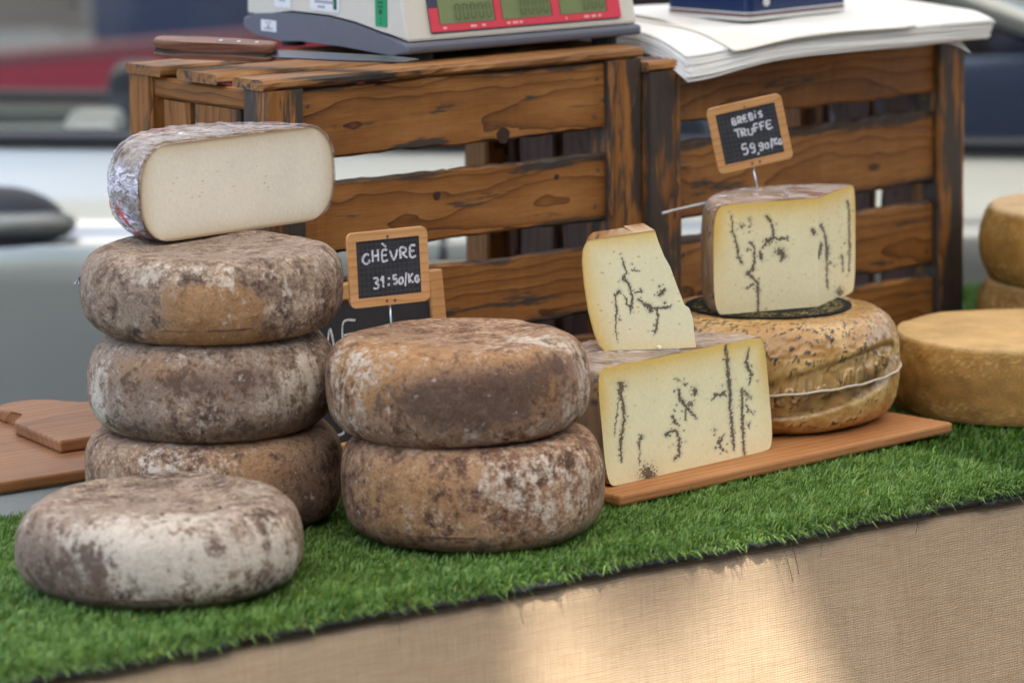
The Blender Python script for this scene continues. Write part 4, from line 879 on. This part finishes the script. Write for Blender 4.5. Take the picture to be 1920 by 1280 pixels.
# ------------------------------------------------------------------ price signs
def chalk(name, items, W, H, pen, parent, z):
    """items: (char, x, y, w, h) with x,y the lower left corner as fractions of the slate from its lower left"""
    hold = []
    for (ch, x, y, w, h) in items:
        v, f = [], []
        for st in LET[ch]:
            pts = [Vector(((x+w*px-.5)*W, (y+h*py-.5)*H, 0)) for px, py in st]
            fine = []
            for i in range(len(pts)-1):           # smooth the stroke
                p0, p1, p2, p3 = pts[max(0, i-1)], pts[i], pts[i+1], pts[min(len(pts)-1, i+2)]
                for k in range(6):
                    t = k/6; fine.append(.5*((2*p1)+(p2-p0)*t+(2*p0-5*p1+4*p2-p3)*t*t+(3*p1-p0-3*p2+p3)*t**3) if len(pts) > 2 else p1.lerp(p2, t))
            fine.append(pts[-1]); k0 = len(v); m = len(fine)
            for i, p in enumerate(fine):
                t = (fine[min(m-1, i+1)]-fine[max(0, i-1)]); t = t.normalized() if t.length else Vector((1, 0, 0)); nrm = Vector((-t.y, t.x, 0)); w_ = pen*(.8+.35*mn.noise(Vector((p.x*300, p.y*300, x*40))))
                v += [p+nrm*w_+Vector((0, 0, z)), p-nrm*w_+Vector((0, 0, z))]
            for i in range(m-1): a = k0+2*i; f.append((a, a+1, a+3, a+2))
            z += .00001
        hold.append(mesh(name, v, f, M_chalk, parent))
    return hold
def sign(label, pin, height, yaw, roll, lean, items, pinlen, off):
    """chalkboard price sign: local x right, y up, z towards the viewer"""
    root = empty('price_sign', pin); tag(root, label, 'price sign', 'chalkboard price signs')
    ez = (TOCAM*math.cos(yaw)+RIGHT*math.sin(yaw)); ez = (ez+Vector((0, 0, lean))).normalized(); ex = Vector((0, 0, 1)).cross(ez).normalized(); ey = ez.cross(ex)
    x2 = ex*math.cos(roll)+ey*math.sin(roll); y2 = -ex*math.sin(roll)+ey*math.cos(roll)
    root.matrix_world = Matrix(((x2.x, y2.x, ez.x, pin[0]), (x2.y, y2.y, ez.y, pin[1]), (x2.z, y2.z, ez.z, pin[2]), (0, 0, 0, 1)))
    W, H = .0822, .0720; bw_ = .0085; cy = pinlen+H/2; cx = off
    out = rrect(W, H, .006, 6, cx, cy); inn = rrect(W-2*bw_, H-2*bw_, .0003, 6, cx, cy); T = .0045; n = len(out)
    bm = bmesh.new(); A = [bm.verts.new((x, y, T/2)) for x, y in out]; B = [bm.verts.new((x, y, T/2)) for x, y in inn]; A2 = [bm.verts.new((x, y, -T/2)) for x, y in out]; B2 = [bm.verts.new((x, y, -T/2)) for x, y in inn]
    for i in range(n):
        j = (i+1) % n
        for q in ((A[i], A[j], B[j], B[i]), (A2[j], A2[i], B2[i], B2[j]), (A[j], A[i], A2[i], A2[j]), (B[i], B[j], B2[j], B2[i])): bm.faces.new(q)
    bmesh.ops.remove_doubles(bm, verts=bm.verts, dist=1e-6)
    frombm('frame', bm, M_frame, root)
    sl = box('slate', (W-2*bw_+.001, H-2*bw_+.001, .002), M_slate_ruled, root, (cx, cy, -.0002))
    chalk('chalk_letter', items, W-2*bw_, H-2*bw_, .00125, sl, .0016)
    for (sx, sy) in ((0, H/2-bw_*.72), (-.004, -H/2+bw_*.5), (.0045, -H/2+bw_*.5)):
        prism('screw', [(.0013*math.cos(a*.785), .0013*math.sin(a*.785)) for a in range(8)], .0012, M_iron, root, (cx+sx, cy+sy, T/2-.0006))
    tube('pin', [(0, -.018, -.0005), (0, pinlen+.006, -.0032)], .0011, M_steel, root, 8); return root
it1 = [('C', .09, .60, .115, .17), ('H', .245, .62, .115, .21), ('E', .40, .62, .10, .19), ("'", .40, .84, .09, .09), ('V', .53, .62, .12, .175), ('R', .68, .63, .125, .185), ('E', .84, .64, .105, .20),
       ('3', .24, .15, .10, .19), ('1', .355, .16, .08, .19), (',', .46, .20, .06, .08), ('.', .45, .25, .09, .06), ('5', .56, .20, .065, .15), ('0', .645, .19, .075, .115), ('/', .715, .17, .09, .19), ('K', .80, .19, .085, .16), ('G', .90, .19, .075, .11)]
sign('chalkboard price sign for goat cheese stuck in the dark brown wheel', (-.5876, -.3322, .184), 0, R_(24), R_(1.5), .02, it1, .0255, -.001)
it2 = [('B', .25, .735, .07, .12), ('R', .345, .74, .07, .125), ('E', .44, .755, .07, .12), ('B', .54, .76, .07, .12), ('I', .62, .77, .05, .11), ('^', .62, .85, .06, .05), ('S', .70, .775, .07, .11),
       ('T', .25, .475, .115, .16), ('R', .36, .475, .09, .14), ('U', .47, .475, .09, .13), ('F', .58, .51, .09, .15), ('F', .685, .515, .09, .15), ('E', .79, .52, .11, .15),
       ('5', .32, .12, .10, .20), ('9', .455, .12, .09, .18), (',', .54, .08, .07, .10), ('9', .60, .135, .085, .14), ('0', .70, .14, .07, .115), ('/', .775, .14, .09, .17), ('K', .855, .175, .075, .13), ('G', .93, .17, .065, .09)]
sign('chalkboard price sign for truffle cheese tilted above the wrapped wedge', (.020, -.170, .2475), 0, R_(4), R_(11.5), .0, it2, .0265, .0035)
# large chalkboard standing between the stacks and the crate
cb = empty('chalkboard', (-.455, -.062, -.003), (R_(-7), 0, R_(3))); tag(cb, 'larger framed chalkboard leaning on the crate behind the cheese stacks', 'chalkboard')
CBW, CBH = .30, .185
box('slate', (CBW-.04, .004, CBH-.04), M_slate, cb, (0, 0, CBH/2))
for s in (-1, 1): box('side_rail', (.0195, .012, CBH), M_frame, cb, (s*(CBW/2-.0105), 0, CBH/2), bev=.002)
for z in (.0105, CBH-.0105): plank('cross_rail', CBW-.0415, .0195, .012, M_frame, cb, (0, 0, z), (R_(90), 0, 0), seg=6, rag=.0002)
cw = chalk('chalk_letter', [('M', .40, .62, .10, .20), ('E', .535, .66, .085, .20), (')', .46, .06, .05, .10)], CBW-.04, CBH-.04, .0016, cb, .0005)
for q in cw: q.rotation_euler = (R_(90), 0, 0); q.location = (0, -.0026, CBH/2)

# ------------------------------------------------------------------ wooden crates
NAIL = prism('nail', [(.0021*math.cos(a*.785), .0021*math.sin(a*.785)) for a in range(8)], .0007, M_iron); _n = NAIL; NAIL = NAIL.data; bpy.data.objects.remove(_n)
def crate(loc, yaw, W, H, D, label, ztop, slats, topmat):
    """front slats between posts, planks along the top and bottom, upright boards at both ends, open at the back"""
    rt = empty('wooden_crate', loc, (0, 0, yaw)); tag(rt, label, 'crate', 'wooden fruit crates')
    PW, PT, rec = .047, .045, .009; up = (0, R_(-90), 0)
    for x in (PW/2, W-PW/2):
        plank('corner_post', H-.001, PW, PT, M_crate_worn, rt, (x, PT/2, H/2), (R_(90), R_(-90), 0), rag=.0012)
        plank('corner_post', H-.001, PW, PT, M_crate, rt, (x, D-PT/2, H/2), (R_(90), R_(-90), 0), rag=.0010)
    for i, (z0, z1) in enumerate(slats):
        sl_ = plank('front_slat', W-2*PW-.001, z1-z0, .012, M_crate, rt, (W/2, rec+.006, (z0+z1)/2), (R_(90), 0, 0), seg=44, rag=.0022)
        for nx_ in (-1, 1):
            for ny_ in (-.28, .25):
                nl_ = bpy.data.objects.new('nail', NAIL); COL.objects.link(nl_); nl_.parent = sl_; nl_.location = (nx_*(W/2-PW-.012+random.uniform(-.003, .003)), ny_*(z1-z0), .0058)
    for (y0, y1) in ((.002, .060), (.088, .165), (.197, D-.001)):
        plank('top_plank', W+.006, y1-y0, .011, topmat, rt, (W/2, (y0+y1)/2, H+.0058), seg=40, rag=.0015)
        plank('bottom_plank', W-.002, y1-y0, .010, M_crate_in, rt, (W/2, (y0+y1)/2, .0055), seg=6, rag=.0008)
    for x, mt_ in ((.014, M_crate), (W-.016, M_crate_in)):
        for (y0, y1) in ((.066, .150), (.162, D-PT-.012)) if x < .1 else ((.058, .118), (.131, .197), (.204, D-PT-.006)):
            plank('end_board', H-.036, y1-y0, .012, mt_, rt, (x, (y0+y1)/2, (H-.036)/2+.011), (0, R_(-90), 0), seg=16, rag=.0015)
        plank('end_rail', D-2*PT-.002, .022, .016, mt_, rt, (x, D/2, H-.0125), (R_(90), 0, R_(90)), seg=10)
    return rt
c1 = crate((-.5, 0, 0), 0, .5, .38, .268, 'weathered wooden crate carrying the scale behind the goat cheeses', .38, [(.3027, .3795), (.2026, .2785), (.1000, .1762), (.013, .078)], M_crate_top)
for ci, (x, z, r) in enumerate(((-.188, .3085, .0085), (-.278, .2515, .0045), (-.115, .257, .003))):
    sl_ = [o for o in c1.children if o.name.startswith('front_slat')][0 if ci == 0 else 1]
    kn_ = prism('knot', [(r*(1+.12*math.sin(a*1.3))*math.cos(a*.449), r*1.05*math.sin(a*.449)) for a in range(14)], .0006, M_knot, sl_, (x+.25, z-sl_.location.z, .0060))
c2 = crate((.0035, -.0125, 0), .083, .523, .364, .268, 'weathered wooden crate carrying the paper stack behind the truffle cheeses', .364, [(.3022, .3635), (.1946, .2816), (.0973, .1740), (.010, .085)], M_crate_worn)

# ------------------------------------------------------------------ scale
sc = empty('market_scale', (-.29, .04, .3919)); tag(sc, 'beige and grey market scale with red display panel on the crate', 'scale')
SW, SD = .323, .315
base_p = [(0, .008), (.03, .0045), (.12, .008), (.20, .0085), (.24, .006), (.29, .010), (SD, .016), (SD, .028), (.29, .0335), (.22, .0385), (.15, .0385), (.10, .034), (.05, .026), (.0, .0185)]
prism('base', [(y, z+.001) for y, z in base_p], SW, M_greypl, sc, (0, 0, 0), plane='yz', bev=.0035, smooth=False)
body_p = [(.004, .0205), (.05, .0295), (.10, .0375), (.15, .0418), (.22, .0418), (.29, .0370), (SD-.004, .031), (SD-.006, .085), (SD-.04, .118), (.06, .118), (.024, .105)]
prism('body', body_p, SW-.006, M_beige, sc, (.003, 0, 0), plane='yz', bev=.004)
for (x, y) in ((.035, .025), (.288, .025), (.035, SD-.05), (.288, SD-.05)):
    prism('foot', [(.014*math.cos(a*.393), .014*math.sin(a*.393)) for a in range(16)], .0125, M_black, sc, (x, y, -.0015))
box('platter', (.29, .22, .006), M_steel, sc, (SW/2, .19, .124), bev=.002)
lean_ = math.atan2(.020, .0845)
dp = empty('display_panel', (SW/2, .0040, .0215)); dp.parent = sc; dp.rotation_euler = (R_(90)-lean_, 0, 0)   # local x right, y up, z out
PX = SW/2
prism('panel_backing', rrect(.262, .079, .002, 4), .0012, M_navypanel, dp, (.0035, .0465, .0006))
def tri(u): return -.262/2+.0035+u*.262
prism('red_frame', [(tri(0), .008), (tri(1), .008), (tri(1), .056), (tri(.93), .056), (tri(.93), .0155), (tri(.675), .0155), (tri(.675), .050), (tri(.635), .050), (tri(.635), .0155), (tri(.37), .0155), (tri(.37), .044), (tri(.335), .044), (tri(.335), .0155), (tri(.045), .0155), (tri(.045), .034), (tri(0), .034)], .0010, M_red, dp, (0, 0, .0018))
SEG = {'a': ((.1, 1), (.9, 1)), 'b': ((.95, .95), (.95, .55)), 'c': ((.95, .45), (.95, .05)), 'd': ((.1, 0), (.9, 0)), 'e': ((.05, .45), (.05, .05)), 'f': ((.05, .95), (.05, .55))}
for (u0, u1, nd_) in ((.05, .33, 5), (.375, .63, 4), (.68, .925, 3)):
    lc = prism('display_window', [(tri(u0), .016), (tri(u1), .016), (tri(u1), .048), (tri(u0), .048)], .0006, M_lcd, dp, (0, 0, .0019))
    v, f = [], []
    for k in range(nd_):
        x0 = tri(u1)-.011-(nd_-1-k)*.0105
        for a, b_ in SEG.values():
            A, B = Vector((x0+a[0]*.0065, .020+a[1]*.016, .0027)), Vector((x0+b_[0]*.0065, .020+b_[1]*.016, .0027)); t = (B-A).normalized(); nn = Vector((-t.y, t.x, 0))*.0007
            q = len(v); v += [A+nn, A-nn, B-nn, B+nn]; f.append((q, q+1, q+2, q+3))
    mesh('digits', v, f, M_digit, lc)
for (u, w_) in ((.06, .02), (.20, .035), (.26, .02), (.39, .02), (.42, .03), (.455, .02), (.70, .01), (.80, .03), (.84, .025), (.875, .02)):   # worn captions
    x = tri(u); mesh('caption', [(x, .0105, .00295), (x+w_*.24, .0105, .00295), (x+w_*.24, .0128, .00295), (x, .0128, .00295)], [(0, 1, 2, 3)], M_printred, dp)
def sticker(name, y, z, w, h, mat, x, lines, lmat, tilt=0.):
    o = prism(name, rrect(w, h, min(w, h)*.08, 4), .0005, mat, sc, (x, y, z), (R_(90), R_(tilt), R_(-90)))
    v, f = [], []
    for (lx, ly, lw, lh) in lines:
        segs = max(1, int(lw*w/.004))
        for s_ in range(segs):
            a, b_ = lx-lw/2+lw*s_/segs, lx-lw/2+lw*(s_+.8)/segs; q = len(v); v += [(a*w, (ly-lh/2)*h, .0007), (b_*w, (ly-lh/2)*h, .0007), (b_*w, (ly+lh/2)*h, .0007), (a*w, (ly+lh/2)*h, .0007)]; f.append((q, q+1, q+2, q+3))
    mesh('print', v, f, lmat, o)
# left side of the scale: local y runs away from the viewer
xl = .0027
sticker('green_sticker', .052, .060, .0215, .050, M_green, xl, [(0, .36, .9, .03), (0, .30, .85, .05), (0, .18, .6, .06), (0, .02, .5, .05), (0, -.07, .45, .05), (0, -.18, .34, .11), (0, -.32, .12, .05), (0, -.42, .12, .05)], M_greendk)
sticker('white_sticker', .157, .068, .056, .046, M_sticker, xl, [(-.1, .2, .7, .06), (-.1, .02, .7, .06), (-.12, -.15, .65, .06), (-.02, -.28, .62, .07), (-.1, -.40, .25, .06)], M_print)
sticker('dark_green_mark', .137, .0545, .006, .013, M_greendk, xl-.0006, [(0, 0, .4, .3)], M_green)
sticker('white_sticker', .238, .070, .032, .052, M_sticker, xl, [(0, .0, .6, .04), (0, -.14, .5, .05), (0, -.22, .4, .04), (0, -.34, .35, .05)], M_print)
sticker('white_sticker', .262, .0225, .030, .0125, M_sticker, -.0003, [(0, .28, .4, .12), (0, -.1, .15, .4), (0, -.25, .6, .15)], M_print)

# ------------------------------------------------------------------ paper stack, tin, knife
ps = empty('paper_stack', (0, 0, .375)); tag(ps, 'thick stack of off white wrapping paper drooping over the crate front', 'paper stack')
def sheet(k, n, name, mat, fl, fr, br, bl_, z0, th, droop, curl):
    v, f = [], []; nx, ny = 44, 22
    for i in range(nx+1):
        for j in range(ny+1):
            s, t = i/nx, j/ny
            x = (fl[0]*(1-s)+fr[0]*s)*(1-t)+(bl_[0]*(1-s)+br[0]*s)*t; y = (fl[1]*(1-s)+fr[1]*s)*(1-t)+(bl_[1]*(1-s)+br[1]*s)*t
            d = math.exp(-((s)/.22)**2)*max(0, 1-t/.35)**1.3
            z = z0 - droop*d - .007*max(0, 1-t/.22)**1.6*(1-.4*s) + .0006*math.sin(s*9+k) + curl*max(0, s-.7)**2*max(0, 1-t/.4)
            z -= .012*max(0, (s-.80)/.2)**2*max(0., t-.25)
            v.append((x, y, z))
    for i in range(nx):
        for j in range(ny): a = i*(ny+1)+j; f.append((a, a+1, a+ny+2, a+ny+1))
    o = mesh(name, v, f, mat, ps, smooth=True); md = o.modifiers.new('thick', 'SOLIDIFY'); md.thickness = th; md.offset = -1; return o
NS = 13
for k in range(NS):
    j = lambda a: random.uniform(-a, a); q = k/NS
    fl = (.036+.03*(1-q)*0+.012*(q)+j(.0025), -.034+.014*q+j(.002)); fr = (.468+.012*q+j(.002), -.064+j(.0015)); br = (.625+j(.003), .235+j(.003)); bl_ = (.10+j(.003), .29+j(.003))
    sheet(k, NS, 'sheet', M_paper, fl, fr, br, bl_, .0027+.00168*k, .0013 if k % 3 else .0009, .018-.006*q, 0)
sheet(20, 1, 'sheet', M_paper, (.30, -.045), (.445, -.058), (.56, .16), (.3, .2), .0015, .0006, 0, -.16)
zt = .0027+.00168*NS
sheet(21, 1, 'loose_sheet', M_paper2, (.10, -.0385), (.35, -.060), (.48, .25), (.16, .29), zt-.0002, .0005, .010, 0)
sheet(22, 1, 'loose_sheet', M_paper, (.105, -.0355), (.36, -.058), (.50, .25), (.17, .29), zt+.0008, .0005, .010, 0)
sheet(23, 1, 'loose_sheet', M_paper2, (.155, .012), (.47, -.005), (.56, .24), (.17, .295), zt+.0016, .0005, .008, 0)
sheet(24, 1, 'loose_sheet', M_paper, (.16, .016), (.48, -.001), (.57, .24), (.18, .295), zt+.0025, .0005, .008, 0)
sheet(25, 1, 'loose_sheet', M_paper2, (.13, .075), (.44, .075), (.52, .25), (.18, .30), zt+.0032, .0005, .004, 0)
sheet(26, 1, 'loose_sheet', M_paper, (.132, .08), (.445, .08), (.525, .25), (.18, .30), zt+.0041, .0005, .004, 0)
tin = empty('tin_box', (.196, .047, .375+zt+.0046), (0, 0, R_(7))); tag(tin, 'navy blue tin box with silver and maroon stripes on the paper stack', 'tin')
tw, tdp = .175, .13
for nme, z0, z1, mm, g_ in (('base_rim', 0, .0042, M_silver, .0), ('maroon_stripe', .0042, .0068, M_maroonstripe, .0006), ('navy_line', .0068, .0078, M_navytin, .0006), ('silver_line', .0078, .0096, M_silver, .0005), ('body', .0096, .075, M_navytin, .0007), ('lid', .075, .09, M_navytin, -.001)):
    prism(nme, rrect(tw-2*g_, tdp-2*g_, .010, 6, tw/2, tdp/2), z1-z0, mm, tin, (0, 0, z0))
mesh('emblem', [(.03+.006*math.cos(a*.524), -.0004+.0007+.0000-.0012, .020+.005*math.sin(a*.524)) for a in range(12)], [tuple(range(12))], M_silver, tin)

kn = empty('knife', (-.4780, .190, .4020)); tag(kn, 'long knife with brown wooden handle lying across the crate top', 'knife')
tipv = Vector((-.336, -.040, .3965)); d3 = tipv-Vector(kn.location); kyaw = math.atan2(d3.y, d3.x); L_ = d3.length
kn.rotation_euler = (R_(9), math.asin(-d3.z/L_)*1.0, kyaw)
hp = [(-.012, .006), (-.006, .0125), (.006, .0145), (.03, .0125), (.045, .0105), (.06, .0125), (.10, .0125), (.108, .009), (.108, -.007), (.10, -.010), (.06, -.0105), (.03, -.0125), (.006, -.0135), (-.008, -.009)]
for z0, z1 in ((-.0078, -.0010), (.0010, .0112)): prism('handle_scale', [(x-(.022 if x < .05 else 0), y*.98) for x, y in hp], z1-z0, M_knifewood, kn, (0, 0, z0+.0075), bev=.003)
prism('tang', [(x*.999-(.0215 if x < .05 else 0), y*.97) for x, y in hp], .0027, M_bladesteel, kn, (0, 0, -.00135+.0075))
prism('blade', [(.108, -.0125), (.118, -.016), (.20, -.0155), (.26, -.009), (L_, .004), (.24, .0105), (.118, .0125), (.108, .010)], .0018, M_bladesteel, kn, (0, 0, .0066), bev=.0006)
for x in (.045, .066, .087): prism('rivet', [(.0022*math.cos(a*.785), .0022*math.sin(a*.785)) for a in range(8)], .0116, M_steel, kn, (x, .001, .0074))

# ------------------------------------------------------------------ things in and around the crates
ywheel('yellow_cheese_wheel', -.165, .150, .0105, .085, .135, 'pale yellow cheese standing inside the left crate, glimpsed between slats', (.74, .66, .40), (.62, .46, .16), 3., cf=.2)
bb = empty('black_bag', (-.37, .14, .0105)); tag(bb, 'black bag inside the left crate seen between the slats', 'bag')
v, f = [], []
for j in range(9):
    z = .165*j/8; w_ = (.060-.012*(j/8)**2, .05-.022*(j/8)**2)
    for k in range(24):
        a = 2*math.pi*k/24; ff_ = 1+.09*mn.noise(Vector((math.cos(a)*2, math.sin(a)*2, z*18))); v.append((math.copysign(abs(math.cos(a))**.6, math.cos(a))*w_[0]*ff_, math.copysign(abs(math.sin(a))**.6, math.sin(a))*w_[1]*ff_, z))
for j in range(8):
    for k in range(24): f.append((j*24+k, j*24+(k+1) % 24, (j+1)*24+(k+1) % 24, (j+1)*24+k))
f += [tuple(range(24))[::-1], tuple(range(8*24, 9*24))]
mesh('body', v, f, M_black, bb, smooth=True)
tube('strap', [(-.03, 0, .163), (-.02, .01, .19), (.02, .01, .19), (.03, 0, .163)], .004, M_black, bb, 8)
wi = tube('metal_skewer', [(.005, -.0265, .2090), (.04, -.0260, .2125), (.10, -.0255, .2180)], .0017, M_steel, None, 8); tag(wi, 'thin grey metal skewer across the right crate slats', 'skewer')
for i, (x, y, z, s_) in enumerate([(-.2715, -.352, .1335, .0042)]):
    bm = bmesh.new(); bmesh.ops.create_icosphere(bm, subdivisions=2, radius=s_*.6)
    for v_ in bm.verts: v_.co *= 1+.35*mn.noise(v_.co*400)
    o = frombm('crumb', bm, M_crumb, None, (x, y, z), smooth=True); tag(o, 'tiny white crumb at the foot of the small truffle slice', 'crumb')
fy = empty('fly', (-.8095, -.128, .2315), (0, R_(-50), R_(30))); tag(fy, 'tiny brown fly at the left edge of the left cheese stack', 'fly')
for nme, sc_, x in (('abdomen', (.0032, .0018, .0018), -.002), ('head', (.0014, .0014, .0014), .0022)):
    bm = bmesh.new(); bmesh.ops.create_icosphere(bm, subdivisions=2, radius=1)
    for v_ in bm.verts: v_.co = Vector((v_.co.x*sc_[0], v_.co.y*sc_[1], v_.co.z*sc_[2]))
    frombm(nme, bm, M_fly, fy, (x, 0, .0015), smooth=True)
for s in (-1, 1): mesh('wing', [(0, s*.0005, .003), (-.0055, s*.0035, .0042), (-.0062, s*.0012, .004)], [(0, 1, 2)], M_print, fy)
